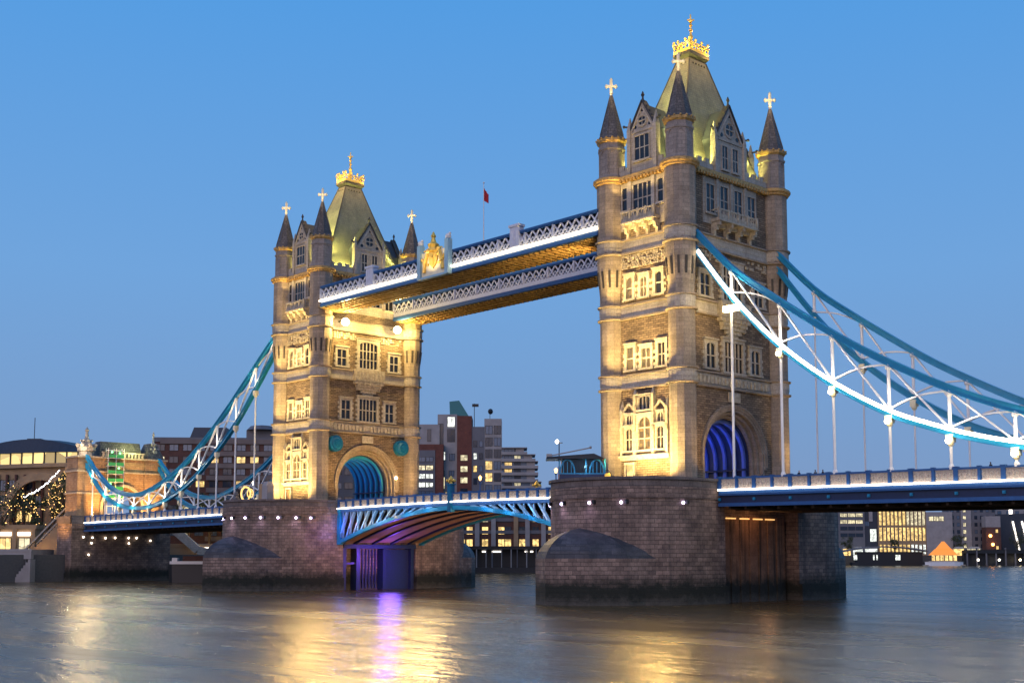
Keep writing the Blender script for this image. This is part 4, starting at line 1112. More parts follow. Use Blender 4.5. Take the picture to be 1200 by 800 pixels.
for z in (20.4, 25.6, 29.0):
    for y0, y1 in ((-11.5, -5.4), (5.4, 11.5)): mb.box(-3.5, 3.5, y0, y1, z, z + .4)
    if z > 25: mb.box(-3.25, 3.25, -5.4, 5.4, z + .01, z + .39)
arch_ring(mb, 2.8, 3.4, 4.85, 5.5, 17.5, 13.45)
for k in range(12): mb.box(3.0, 3.3, -5.2 + k * .9, -4.8 + k * .9, 29.4, 30.4)
mb.box(2.9, 3.4, -5.4, 5.4, 30.4, 30.65)
mb.build('string_course', 'carved', t)
mb = MB(); mb.tf = gt
mb.taper(-2.4, 2.0, -5.4, 5.4, 29.4, -1.6, 1.2, -5.0, 5.0, 33.2); mb.taper(-3, 3, 6.2, 10.8, 29.4, -1.4, 1.4, 7.4, 9.4, 33.4)
mb.build('roof', 'slate', t)
for y in (-8.4, 8.6):
    mb = MB(); mb.tf = lambda p: Vector((p.x - 176.4, p.y + y, p.z))
    k_ = 1.0 if y < 0 else .6
    mb.lathe(0, 0, [(1.7 * k_, 29.4), (1.7 * k_, 30.4), (2.1 * k_, 30.7), (2.1 * k_, 31.5), (1.3 * k_, 32.2), (1.0 * k_, 33.0), (.45 * k_, 33.8), (.3 * k_, 35.2), (.5 * k_, 35.6), (.05, 36.4)], 8)
    for k in range(7): a = k * math.pi / 3.5; mb.ball((2.0 * k_ * math.cos(a), 2.0 * k_ * math.sin(a), 32.0), .55 * k_, 6, 5); mb.ball((1.2 * math.cos(a) * k_, 1.2 * k_ * math.sin(a), 33.1), .32, 6, 4)
    mb.build('pinnacle', 'dress', t)
t = thing('scaffold', 'green netted scaffold tower lit from inside against the gate tower wall', 'scaffold', (-174.6, -2.2, 14.4))
mb = MB()
for x in (-174.9, -173.6):
    for y in (-4.2, -2.2, -.2): mb.tube((x, y, 13.8), (x, y, 31.5), .08, 5)
for z in [15.8 + 1.9 * k for k in range(9)]:
    for x in (-174.9, -173.6): mb.tube((x, -4.2, z), (x, -.2, z), .07, 5)
    for y in (-4.2, -2.2, -.2): mb.tube((-174.9, y, z), (-173.6, y, z), .07, 5)
mb.build('poles', 'white', t)
mb = MB()
for z in [19.6 + 1.9 * k for k in range(6)]: mb.box(-174.9, -173.6, -4.2, -.2, z + .05, z + .2); mb.box(-173.6, -173.55, -4.2, -.2, z + .2, z + .9)
mb.build('netting', plain('green_netting', (.03, .35, .12), .7), t)
for k, (y, z) in enumerate(((-3.2, 23.0), (-1.2, 26.8), (-3.0, 30.6), (-1.0, 30.4))):
    mb = MB(); mb.ball((-174.2, y, z), .28, 6, 5); mb.build('site_lamp', 'green_light', t)

gate_t = bpy.data.objects['gate_tower']
# ------------------------------------------------------------------ floodlighting on the bridge, with added fill spots
WARM = (1.0, 0.69, 0.23); GOLDEN = (1.0, 0.60, 0.18); ROOFL = (1.0, 0.93, 0.22)
def fixture(parent, p, target, mat='black'):
    mb = MB(); p = Vector(p); d = (Vector(target) - p).normalized()
    mb.tube(p - d * .35, p - d * .02, .16, 8, .24); mb.tube(p - d * .3 - Vector((0, 0, .3)), p - d * .2, .05, 5)
    mb.build('flood_lamp', mat, parent)
def light_tower(t, X, outer):
    for x in (-4.0, 0.2, 4.4):
        p, q = (X + x, -16.2, 14.9), (X + x * .9, -10.5, 27)
        fixture(t, p, q); lamp('uplight', 'SPOT', p, 25000, WARM, t, q, .25, 115, .7)
    for x in (-3.4, 0, 3.4):        # bright grazers for the bay on the sill
        p, q = (X + x, -12.6, 15.0), (X + x * .9, -10.4, 23)
        lamp('sill_light', 'SPOT', p, 1200, WARM, t, q, .12, 110, .8)
    for x in (-4.6, 0, 4.6):        # second tier hangs clear of the wall at string-course height
        p = (X + x * .8, -14.5, 30.2); lamp('course_light', 'SPOT', p, 3400, WARM, t, (X + x * .6, -10.6, 36), .25, 120, .9)
        p = (X + x * .8, -14.2, 39.4); lamp('course_light', 'SPOT', p, 2800, WARM, t, (X + x * .6, -10.6, 45), .25, 120, .9)
    for x in (-2.2, 0, 2.2): lamp('balcony_light', 'SPOT', (X + x, -12.4, 48.5), 330, WARM, t, (X + x, -11.2, 50.4), .08, 150, .8)
    # roof gutter lights
    for x, y, tx, ty in ((-3.9, -9.7, -2, -5), (3.6, -9.7, 2.2, -5), (5.7, -7.0, 2.6, -4.8), (5.7, -4.4, 2.4, -3), (5.7, 4.6, 2.6, 3.6), (5.7, 7.4, 3, 5.5), (-5.7, -6, -3, -4), (-3.6, 9.7, -2, 5), (3.6, 9.7, 2, 5)):
        lamp('gutter_light', 'SPOT', (X + x, y, 57.7), 2600, ROOFL, t, (X + tx, ty, 66), .12, 110, .8)
    for x, y, tx, ty in ((4.7, -8.6, 2.2, -1.2), (4.7, 8.6, 2.2, 1.2), (-4.4, -9.0, -.6, -4.2), (4.4, -9.2, .6, -4.2)): lamp('roof_light', 'SPOT', (X + x, y, 60.6), 22000, ROOFL, t, (X + tx, ty, 66.5), .2, 75, 1.0)
    for x in (-3.6, -1.2, 1.2, 3.6): lamp('cornice_light', 'SPOT', (X + x, -12.2, 54.9), 200, WARM, t, (X + x, -10.9, 56.6), .06, 150, .9)
    for x, y in ((2.1, -2.6), (2.1, 2.6), (-2.0, -2.8), (1.2, -3.6)): lamp('crown_light', 'POINT', (X + x * 1.5, y * 1.5, 77.0), 520, (1, .60, .15), t, None, .1)
    for sx, sy in ((1, -1), (-1, -1), (1, 1)):
        lamp('finial_light', 'POINT', (X + sx * AX + .9, sy * AY - 1.0, 69.9), 110, (1, .72, .36), t, None, .08)
    # vault
    for x in (-3.4, -.2, 3.0): lamp('vault_light', 'POINT', (X + x, 2.2, 20.6), 130, (.10, .22, 1.0) if outer else (.10, .30, 1.0), t, None, .2)
light_tower(near_tower, 0, True); light_tower(far_tower, -D, False)
# big warm bulbs under the footbridges on the far tower
for y in (-6.6, 5.1):
    mb = MB(); mb.ball((-D + 8.4, y, 47.6), .72, 10, 8); b_ = mb.build('flood_bulb', 'bulb', far_tower)
    mb = MB(); mb.beam((-D + WX, y, 47.9), (-D + 8.2, y, 47.9), .2, .2); mb.build('lamp_arm', 'black', far_tower)
    lamp('bulb_light', 'POINT', (-D + 9.4, y, 47.3), 7000, (1, .70, .22), far_tower, None, .4)
for x, y, z, e_, tx, ty in ((9.6, -6.6, 47.3, 42000, 34, -84), (9.6, 5.1, 47.3, 42000, 40, -78), (9.8, 9.0, 36.0, 26000, 40, -84), (7.8, -14.0, 31.0, 20000, 36, -92), (24, -13.4, 48.9, 26000, 46, -84)):
    lamp('river_fill', 'SPOT', (-D + x, y, z), e_ * .75, (1, .64, .24), far_tower, (tx, ty, 0), 2.6, 54, 1.0)  # added spots that spread a golden reflection over the water
lamp('river_fill', 'SPOT', (12.9, -10.4, 36.2), 9000, (1, .62, .20), near_tower, (72, -94, 0), 1.2, 60, 1.0)  # extra spot at the mast head, for its streak on the water
lamp('river_fill', 'SPOT', (2, -13.5, 30.5), 26000, (1, .62, .20), near_tower, (62, -98, 0), 1.2, 56, 1.0)  # added spot for the gold on the water below the river face
lamp('river_fill', 'SPOT', (-69.0, 0, 6.8), 2600, (.22, .10, 1.0), far_pier, (-20, -52, 0), 1.8, 50, 1.0)  # added violet spot, only for the reflection beside the far pier
for y in (-8.4, 8.4):
    lamp('soffit_light', 'SPOT', (-D + 9.5, y, 46.8), 5200, GOLDEN, far_tower, (-45, y, 49.6), .3, 80, .9)
    lamp('soffit_light', 'SPOT', (-WX - 2.5, y, 46.8), 5200, GOLDEN, near_tower, (-38, y, 49.6), .3, 80, .9)
for y in (-7.6, 7.6):       # uplights on the deck in front of the arch of the far tower
    lamp('arch_light', 'SPOT', (-D + 15, y, 14.9), 9000, GOLDEN, far_tower, (-D + 6.5, y * .6, 27), .3, 100, .9)
mb = MB(); mb.ball((-D + 7.4, 5.9, 20.2), .28, 8, 6); mb.build('arch_lantern', 'bulb', far_tower)
lamp('lantern_light', 'POINT', (-D + 7.9, 5.7, 20.0), 90, GOLDEN, far_tower, None, .15)
for y in (-8.0, 9.6):
    lamp('arch_light', 'SPOT', (12.5, y, 14.7), 2400, GOLDEN, near_tower, (7, y * .8, 26), .2, 100, .8)
lamp('arch_light', 'SPOT', (11.5, 11.5, 15.0), 2200, WARM, near_tower, (7, 10.6, 26), .2, 60, .8)
lamp('arch_back_light', 'POINT', (-8.6, -5.0, 17), 260, GOLDEN, near_tower, None, .2)
# violet and white light under the lifting span
lamp('violet_flood', 'SPOT', (-70.0, 3.0, 4.6), 1500, (.22, .08, 1.0), far_pier, (-65.5, 1.0, 9.5), .3, 110, .9)
lamp('violet_flood', 'SPOT', (-65.5, -1.0, 5.5), 4200, (.25, .08, 1.0), far_pier, (-73.0, -1.0, 4.5), .3, 130, .9)
lamp('violet_flood', 'SPOT', (-67.5, -11.5, 11.0), 650, (.35, .12, 1.0), far_pier, (-72.5, -14.5, 6), .3, 120, .9)
lamp('underside_fill', 'SPOT', (-11.5, -4.0, 5.0), 80000, (1.0, .60, .30), near_pier, (-52, 0, 11), .3, 50, .9)  # added warm fill without a fixture, brightens the leaf undersides
for x, c, e in ((-69.5, (.12, .2, 1), 110), (-67.2, (1, .2, .15), 40), (-65.3, (.6, .8, 1), 50), (-63.0, (1, .55, .22), 60), (-59.8, (.4, .7, 1), 45), (-56.5, (1, .55, .25), 36), (-52, (.3, .7, 1), 36), (-47, (.3, .7, 1), 30)):
    lamp('strut_light', 'POINT', (x, -10.4, 11.0 + (x + 69) * .1), e * 2.2, c, leaf_far, None, .15)
for x, c, e in ((-13.5, (1, .45, .15), 55), (-17, (.3, .65, 1), 75), (-20.0, (1, .6, .5), 40), (-23, (.25, .6, 1), 60), (-28, (.3, .65, 1), 45), (-33, (.2, .6, 1), 35)):
    lamp('strut_light', 'POINT', (x, -10.4, 11.6 - (x + 13) * .06), e * 2.2, c, leaf_near, None, .15)
lamp('river_fill', 'SPOT', (-172, -10, 30.2), 9000, (1, .74, .36), gate_t, (10, -110, 0), 2.5, 40, 1.0)  # added spot for the pale reflection near the left bank
for a_deg in (-128, -104, -78): 
    a = R(a_deg); lamp('pier_wash', 'SPOT', (11.3 * math.cos(a), YS + 11.6 * math.sin(a), 12.2), 120, (.75, .6, 1), near_pier, (11.1 * math.cos(a), YS + 11.1 * math.sin(a), 4), .1, 150, .9)
for a_deg in (-126, -88, -54, -22):
    a = R(a_deg); lamp('pier_wash', 'SPOT', (-D + 11.5 * math.cos(a), YS + 11.6 * math.sin(a), 12.2), 120, (.75, .6, 1), far_pier, (-D + 11.1 * math.cos(a), YS + 11.1 * math.sin(a), 4), .1, 150, .9)
lamp('recess_light', 'POINT', (11.6, -1, 10.6), 170, (1, .48, .2), near_pier, None, .4)
gate = bpy.data.objects['gate_tower']
for y in (-9, -3, 4, 9): lamp('gate_light', 'SPOT', (-168.5, y, 14.8), 9000, (1.0, .52, .14), gate, (-176, y, 24), .3, 100, .8)
lamp('gate_light', 'SPOT', (-178, -20.5, 8.5), 9000, (1.0, .50, .12), gate, (-178, -12, 20), .3, 100, .8)
lamp('gate_top_light', 'POINT', (-173.6, -11.8, 31.3), 900, (1, .8, .55), gate, None, .2)
lamp('gate_top_light', 'POINT', (-173.0, 2, 31.8), 1300, (.9, 1, .40), gate, None, .2)

# ------------------------------------------------------------------ buildings along the banks
WMESH = {}
def put_window(parent, x, z, w, h, mat, y=0.0, name='window'):
    key = (round(w, 2), round(h, 2), mat)
    if key not in WMESH:
        me = bpy.data.meshes.new('window'); f = min(.12, w * .08)
        v = [(-w/2, -.03, 0), (w/2, -.03, 0), (w/2, -.03, h), (-w/2, -.03, h)]
        fr = []; faces = [(0, 1, 2, 3)]; mi = [0]
        def bx(x0, x1, y0, y1, z0, z1):
            i = len(v); v.extend([(x0, y0, z0), (x1, y0, z0), (x1, y1, z0), (x0, y1, z0), (x0, y0, z1), (x1, y0, z1), (x1, y1, z1), (x0, y1, z1)])
            for q in ((0, 1, 5, 4), (1, 2, 6, 5), (2, 3, 7, 6), (3, 0, 4, 7), (4, 5, 6, 7), (3, 2, 1, 0)): faces.append(tuple(i + k for k in q)); mi.append(1)
        for x0, x1, z0, z1 in ((-w/2 - f, -w/2, -f, h + f), (w/2, w/2 + f, -f, h + f), (-w/2, w/2, -f, 0), (-w/2, w/2, h, h + f)): bx(x0, x1, -.12, .0, z0, z1)
        if w > 1.2: bx(-f/2, f/2, -.1, -.035, 0, h)
        if w > 3.2: bx(-w/4 - f/2, -w/4 + f/2, -.1, -.035, 0, h); bx(w/4 - f/2, w/4 + f/2, -.1, -.035, 0, h)
        me.from_pydata(v, [], faces); me.materials.append(M[mat]); me.materials.append(M['black'])
        for p, k in zip(me.polygons, mi): p.material_index = k
        WMESH[key] = me
    o = bpy.data.objects.new(name, WMESH[key]); COL.objects.link(o); o.parent = parent; o.location = (x, y, z)
    return o
def building(name, label, cat, e, n, z, group=None, turn=0.0):
    return thing(name, label, cat, (*grid(e, n), z), group, rz=TH + R(turn))
def vol(t, name, mat, x0, x1, y0, y1, z0, z1):
    mb = MB(); mb.box(x0, x1, y0, y1, z0, z1); return mb.build(name, mat, t)
rnd = random.Random(21)
G_L = 'buildings on the left bank behind the bridge'; G_R = 'waterfront buildings far off at the right'
# brick hotel behind the left chain (ground 6.2)
t = building('brick_hotel', 'wide dark brick hotel with pale balcony bands behind the left chain', 'building', -105, 360, 6.2, G_L, turn=4)
vol(t, 'wall', 'brick_dark', 0, 43, 0, 16, 0, 34.0)
mb = MB(); mb.box(-.2, 43.2, -.3, 16, 33.0, 34.3); mb.build('cornice', 'concrete_d', t)
mb = MB()
for k in range(9): mb.box(15.5 if k < 8 else 2, 42.5, -.5 - .25 * (k % 2), 0, 4.0 + k * 3.55, 5.35 + k * 3.55)
mb.build('balcony_band', 'band_brown', t)
mb = MB(); mb.taper(10, 20.5, 2, 12, 34.3, 11, 20.5, 3, 12, 37.6); mb.build('roof_plant', 'roof_dark', t)
mb = MB(); mb.box(26.5, 35.5, 2, 12, 34.3, 36.8); mb.lathe(31, 3, [(4.6, 36.8), (3.4, 38.0), (.1, 38.4)], 10); mb.build('roof_pavilion', 'concrete_d', t)
for r_ in range(8):
    for c_ in range(11):
        x = 2.0 + c_ * 3.9; m = rnd.choice(['win_dark'] * 5 + ['win_dim'] * 6 + ['win_pale'] * (2 if x < 16 else 1) + ['win_warm'])
        put_window(t, x, 5.6 + r_ * 3.55, 2.4, 1.7, m)
# grey office behind the gate
t = building('grey_office', 'low grey office block between the gate tower and the dark brick hotel', 'building', -124, 400, 6.2, G_L)
vol(t, 'wall', 'concrete_d', 0, 11, 0, 12, 0, 30.5); vol(t, 'roof_plant', 'win_dim', 7.5, 10.5, 1, 6, 30.5, 33)
for r_ in range(5):
    for c_ in range(3): put_window(t, 2 + c_ * 3.4, 10 + r_ * 3.8, 2.4, 1.6, rnd.choice(['win_dark', 'win_dim', 'win_pale']))
t = building('grey_apartments', 'grey apartment block glimpsed through the lit arch of the far tower', 'building', -67, 385, 6.2, G_L)
vol(t, 'wall', 'concrete_d', 0, 36, 0, 12, 0, 30)
for r_ in range(6):
    for c_ in range(10): put_window(t, 2 + c_ * 3.5, 3 + r_ * 4.4, 2.5, 1.8, rnd.choice(['win_pale', 'win_white']) if r_ == 0 else rnd.choice(['win_dark', 'win_dim']))
# curved glazed building, far left
t = building('curved_building', 'long building with curved dark roof above a glowing golden window band', 'building', -150, 318, 6.2, G_L)
def cz(x): return 24.6 + 1.2 * math.sin((x - 6) / 32 * math.pi / 2) if x > 6 else 24.6 - (6 - x) * .12
mb = MB()
for k in range(20): a, b = k * 2.05, (k + 1) * 2.05 + .0; mb.hexa([(a, .6, 0), (b, .6, 0), (b, 14, 0), (a, 14, 0)], [(a, .6, cz(a) - 3.2), (b, .6, cz(b) - 3.2), (b, 14, cz(b) - 3.2), (a, 14, cz(a) - 3.2)])
mb.build('wall', 'tan', t)
mb = MB()
for k in range(20): a, b = k * 2.05, (k + 1) * 2.05; mb.hexa([(a, -.6, cz(a) - 3.2), (b, -.6, cz(b) - 3.2), (b, 8, cz(b) - 3.2), (a, 8, cz(a) - 3.2)], [(a, -.6, cz(a) - 2.2), (b, -.6, cz(b) - 2.2), (b, 8, cz(b) - 2.2), (a, 8, cz(a) - 2.2)])
mb.build('lower_fascia', 'tan', t)
for k in range(14):
    a = .4 + k * 2.9; mb = MB(); mb.box(a, a + 2.6, -.2, 0, cz(a + 1.3) - 2.15, cz(a + 1.3) + .55); mb.build('window', 'win_gold', t)
for k in range(15): a = k * 2.9; mb = MB(); mb.box(a + .05, a + .32, -.5, 0, cz(a) - 2.2, cz(a) + .6); mb.build('mullion', 'black', t)
mb = MB()
for k in range(20):
    a, b = k * 2.05, (k + 1) * 2.05; h = lambda x: cz(x) + 2.2 + 2.9 * max(0, math.sin(min(1, max(0, (x - 8) / 32)) * math.pi)) 
    mb.hexa([(a, -1.2, cz(a) + .6), (b, -1.2, cz(b) + .6), (b, 15, cz(b) + .6), (a, 15, cz(a) + .6)], [(a, 1.0, h(a) - .8), (b, 1.0, h(b) - .8), (b, 12, h(b)), (a, 12, h(a))])
mb.tube((24, 6, 28), (24, 6, 36), .1, 5); mb.box(22.5, 26, 5, 8, 28, 30.4)
mb.build('roof', 'roof_dark', t)
mb = MB(); 
for k in range(13): mb.box(1 + k * 2.3, 1.5 + k * 2.3, -.2, .6, 7, 20.8 - .2)
mb.build('fin', 'brick_dark', t)
for r_ in range(3):
    for k in range(12): put_window(t, 2.4 + k * 2.3, 8.5 + r_ * 4.0, 1.4, 2.6, rnd.choice(['win_dark', 'win_dark', 'win_warm', 'win_dim']), .58)
mb = MB()
for k in range(8): a = 29 + k * .9; mb.beam((a, -1.5, 2 + k * 2.6), (a + 1.4, -1.5, 2 + (k + 1) * 2.6), 2.2, 1.3)
mb.build('raking_strut', 'tan', t)
mb = MB(); mb.tf = lambda p: Vector((p.y + 29.5, p.x - 2.4, p.z))
arch_ring(mb, -.6, .8, 7.6, 9.6, 11.4, 0.5)
mb.build('arch_frame', 'tan', t)
lamp('facade_light', 'SPOT', (22, -9, 3.5), 30000, (1, .45, .10), None, None, .4, 140, .9).parent = t
t.children[-1].rotation_euler = (R(105), 0, 0)
# golden raking buttress and stair beside the abutment
t = building('approach_stair', 'golden floodlit raking stair climbing to the left end of the bridge', 'stair', -117, 300, 6.2, None)
mb = MB()
st = 14
for k in range(st): mb.box(k * .62, (k + 1) * .62 + 8 * 0, 0, 3.2, 0, .6 + k * .66)
mb.build('steps', 'tan', t)
mb = MB(); mb.beam((-.6, -.2, 1.3), (8.6, -.2, 11.0), .35, 1.0, up=(0, 1, 0)); mb.beam((-.6, 3.4, 1.3), (8.6, 3.4, 11.0), .35, 1.0, up=(0, 1, 0)); mb.build('balustrade', 'dress', t)
mb = MB(); archwall(mb, 0, 1, 1, 0, 1, .5, .2) if False else mb.box(8.7, 13.2, -.1, 5, 0, 21.0); mb.build('stair_tower', 'tan', t)
mb = MB(); mb.taper(8.2, 13.4, -.6, 5.4, 21, 9.5, 13.4, .5, 4.5, 23.5); mb.build('roof', 'tan', t)
mb = MB(); mb.box(10.6, 11.6, -.16, -.08, 12.5, 17.5); mb.box(9.4, 10.6, -.16, -.08, 9.0, 11.0); mb.build('window', 'win_dark', t)
l_ = lamp('stair_light', 'SPOT', (3, -5, 1.0), 5000, (1, .55, .12), None, None, .3, 130, .8); l_.parent = t; l_.rotation_euler = (R(115), 0, R(-20))
l_ = lamp('stair_light', 'SPOT', (10, -7, 1.5), 5500, (1, .50, .10), None, None, .3, 110, .8); l_.parent = t; l_.rotation_euler = (R(120), 0, 0)
# riverside pavilion
t = building('riverside_pavilion', 'low stone pavilion with arched lit openings below the dark trees at far left', 'pavilion', -131, 302, 6.2, None)
mb = MB(); mb.box(0, 14.4, .5, 6, 0, 7.0); mb.box(-.3, 14.8, .1, 6.4, 6.3, 7.3)
for x in (0, 4.6, 9.2, 13.8): mb.box(x, x + .8, 0, .5, 0, 6.3)
mb.build('wall', 'tan', t)
for x, m in ((2.7, 'win_pale'), (7.3, 'win_warm'), (11.9, 'win_pale')): put_window(t, x, .8, 2.6, 3.2, m, .5)
for x in (2.7, 7.3, 11.9):
    mb = MB(); mb.box(x - 1.5, x + 1.5, -.1, .2, 4.6, 5.5); mb.build('awning_light', 'led_soft', t)
# jetty and steps
t = building('jetty', 'concrete jetty on dark piles below the pavilion at the far left', 'jetty', -124, 283, 0, None)
mb = MB(); mb.box(0, 14.2, 0, 14, 5.2, 7.4); mb.box(-.1, 14.3, -.15, 0, 6.9, 7.5); mb.build('deck', 'concrete', t)
mb = MB(); mb.box(0, 14, 5, 13, -1, 5.1); mb.build('quay_wall', 'granite', t)
for k in range(6):
    mb = MB(); mb.box(.4 + k * 2.4, 1.0 + k * 2.4, .3, .9, -1.5, 5.15); mb.build('pile', 'concrete_d', t)
mb = MB()
for k in range(8): mb.box(14.3 - 3.8 + k * .5, 14.3 - 3.3 + k * .5 + .05, -1.2, 2.0, -1, .5 + k * .66)
mb.build('steps', 'concrete', t)
t = thing('lifebuoy', 'small red lifebuoy housing on the jetty face at far left', 'lifebuoy', (*grid(-116.2, 282.6), 4.0), None)
mb = MB(); c_ = Vector((*grid(-116.2, 282.6), 4.6))
for k in range(10):
    a, b = k * math.pi / 5, (k + 1) * math.pi / 5
    P_ = lambda q: c_ + Vector((math.cos(TH), math.sin(TH), 0)) * .42 * math.cos(q) + Vector((0, 0, .55 * math.sin(q)))
    mb.tube(P_(a), P_(b), .16, 6)
mb.build('ring', 'red', t)
mb = MB(); mb.beam(c_ - Vector((0, 0, .5)), c_ + Vector((0, 0, .9)), .2, .1); mb.build('bracket', 'black', t)
# lit wall and bushes seen under the left span
t = building('embankment_wall', 'pale floodlit embankment wall with a sloping ramp seen beneath the left span', 'wall', -98, 345, 0, None)
mb = MB(); mb.box(0, 34, 0, 3, -1, 9.0); mb.box(-.2, 34, -.2, 3.2, 8.4, 9.3); mb.build('wall', 'tan', t)
mb = MB(); mb.beam((1, -1.6, 16), (11, -1.6, 7.5), 2.2, 1.6, up=(0, 1, 0)); mb.beam((11, -1.6, 7.5), (24, -1.6, 4.5), 2.2, 1.4, up=(0, 1, 0)); mb.build('ramp', 'dress', t)
mb = MB(); mb.box(9, 30, -.35, -.2, 7.6, 8.3); mb.build('light_strip', 'led_soft', t)
l_ = lamp('ramp_light', 'SPOT', (6, -7, 3), 1800, (1, .7, .3), None, None, .3, 130, .8); l_.parent = t; l_.rotation_euler = (R(110), 0, 0)

# ---- group seen between the towers
G_C = 'buildings seen between the towers'
t = building('brick_apartments', 'red brick apartments with ribbons of lit windows beside the far tower', 'building', -34, 448, 6.2, G_C)
vol(t, 'wall', 'brick', -5, 9.0, 0, 14, 0, 40.2); vol(t, 'upper_storey', 'concrete', -1.0, 7.4, 3, 14, 40.2, 47.8); vol(t, 'recess', 'concrete_d', -4, 6.0, -.3, 0, 6, 38.0)
for r_, m in enumerate(['win_pale', 'win_dim', 'win_white', 'win_dim', 'win_white', 'win_white', 'win_pale', 'win_dim']):
    for c_ in range(3): put_window(t, -1.8 + c_ * 2.9, 12.2 + r_ * 3.1, 2.5, 1.6, m if rnd.random() < .8 else 'win_dark', -.3)
put_window(t, 3.6, 41.5, 1.2, 4.4, 'win_dark', 3.0)
t = building('apartment_tower', 'tall apartment tower with red brick stripe and green copper hood on its roof', 'building', -27.4, 452, 6.2, G_C)
vol(t, 'wall', 'concrete', 0, 7.2, 0, 14, 0, 51.6); vol(t, 'brick_stripe', 'brick', 7.2, 12.6, -.5, 14, 0, 51.0); vol(t, 'annex', 'concrete_d', 12.6, 17.2, -.2, 12, 0, 47.0); vol(t, 'right_wall', 'concrete', 17.2, 23.6, 0, 12, 0, 50.0)
mb = MB(); mb.hexa([(4.4, 2, 51.6), (11.5, 2, 51.0), (11.5, 8, 51.0), (4.4, 8, 51.6)], [(4.2, 2, 56.6), (7.8, 2, 57.0), (7.8, 8, 57.0), (4.2, 8, 56.6)]); mb.build('copper_hood', 'copper', t)
mb = MB(); mb.tube((13.4, 3, 47), (13.4, 3, 56), .14, 5); mb.box(12.6, 15.0, 2.6, 3.4, 54.8, 55.8); mb.tube((19.2, 3, 50), (19.2, 3, 52.5), .12, 5); mb.ball((19.4, 3, 53.0), 1.1, 6, 4); mb.build('roof_aerial', 'black', t)
for x, z, w, h, m in ((1.2, 39.5, 1.6, 8.5, 'win_dark'), (5.0, 41.5, 2.6, 4.6, 'win_dark'), (5.0, 47.0, 2.6, 3.6, 'win_white'), (1.6, 34.8, 2.4, 2.8, 'win_white'), (5.4, 34.6, 1.8, 2.4, 'win_dim'),
                      (1.6, 28.8, 1.8, 2.0, 'win_dim'), (5.2, 28.8, 1.8, 2.0, 'win_dim'), (1.6, 24.2, 2.2, 4.2, 'win_pale'), (5.2, 24.4, 1.8, 2.2, 'win_dark'), (4.6, 20.4, 3.2, 2.4, 'win_warm'), (1.2, 20.6, 1.8, 2.0, 'win_dim'), (3.0, 15, 4.4, 1.8, 'win_dim'), (3.0, 11, 4.4, 1.8, 'win_white')): put_window(t, x, z, w, h, m)
for k in range(6): put_window(t, 9.8, 14.0 + k * 4.1, 2.5, 2.0, ['win_warm', 'win_pale', 'win_dark', 'win_pale', 'win_pale', 'win_pale'][k], -.5)
for k in range(7):
    put_window(t, 13.9, 12 + k * 4.6, 1.2, 2.2, ['win_dim', 'win_dark', 'win_dim', 'win_dark', 'win_warm', 'win_white', 'win_dark'][k], -.2)
    put_window(t, 16.0, 12 + k * 4.6, 1.2, 2.2, ['win_dark', 'win_dim', 'win_warm', 'win_dim', 'win_dark', 'win_dim', 'win_dim'][(k + 2) % 7], -.2)
for r_ in range(9):
    for c_ in range(2):
        m = 'win_warm' if (r_, c_) in ((4, 0), (5, 0), (2, 1)) else ('win_dark' if rnd.random() < .6 else 'win_dim')
        put_window(t, 18.9 + c_ * 3.1, 9.5 + r_ * 4.35, 2.4, 3.0, m)
t = building('terraced_apartments', 'stepped block of stacked white balcony terraces right of the apartment tower', 'building', -3.6, 452, 6.2, G_C)
steps_ = [(39.4, 9.2), (36.9, 12.2), (34.4, 13.2), (31.9, 13.2), (29.4, 13.2), (26.9, 14.4)]
for z, x1 in steps_:
    mb = MB(); mb.box(0, x1 - 1.2, 0, 12, z - 2.6, z - .35); mb.build('storey_wall', 'win_dim', t)
    mb = MB(); mb.box(-.2, x1, -1.2, 12.2, z - .35, z - .05); mb.box(-.2, x1, -1.25, -1.1, z - 2.6, z - 1.7); mb.box(x1 - 4.2, x1 - 1.2, -.25, .0, z - 2.5, z - .4); mb.build('terrace', 'concrete', t)
    put_window(t, 2.2, z - 2.2, 2.6, 1.6, rnd.choice(['win_warm', 'win_dim', 'win_dark']), 0); put_window(t, 5.6, z - 2.2, 2.2, 1.6, rnd.choice(['win_pale', 'win_dim', 'win_dark']), 0)
mb = MB(); mb.lathe(8, 10, [(17.0, 18), (17.4, 21.0), (14.5, 23.2), (9, 24.6), (.1, 25.2)], 24); mb.build('rotunda_roof', 'roof_dark', t)
mb = MB(); mb.lathe(8, 10, [(16.8, 0), (16.8, 18)], 24); mb.build('rotunda_wall', 'concrete_d', t)
vol(t, 'core', 'concrete_d', -.1, 10, 1, 12, 0, 24.3)
for k in range(5): put_window(t, -8.6 + k * 3.4, 15.8, 2.6, 1.9, rnd.choice(['win_warm', 'win_pale', 'win_warm']), -7.4)
t = building('riverside_offices', 'riverside building with pale columns and golden windows, seen under the lifting span', 'building', -20, 441, 6.0, G_C)
vol(t, 'wall', 'brick_dark', 0, 42, 0, 10, 0, 20.5)
for k, x in enumerate((7.6, 13.4, 21.4, 25.5, 31.2, 37.0)):
    mb = MB(); mb.box(x - .8, x + .8, -1.1, 0, 2.6, 21); mb.build('column', 'concrete' if k != 2 else 'tan', t)
mb = MB()
for z in (7.8, 12.2, 16.6): mb.box(0, 42, -.4, -.02, z, z + 1.2)
mb.box(-.5, 42.5, -.8, 8, 20.5, 21.3)
mb.build('floor_band', 'concrete_d', t)
for r_ in range(4):
    for x in (2.2, 4.9, 10.4, 16.2, 18.6, 23.6, 28.4, 34.0, 39.4):
        m = ['win_warm', 'win_warm', 'win_warm', 'win_dark'][rnd.randrange(3 if r_ == 0 else 4)] if r_ != 2 else rnd.choice(['win_dark', 'win_pale'])
        put_window(t, x, 3.2 + r_ * 4.4, 2.1, 2.6, m, -.02)
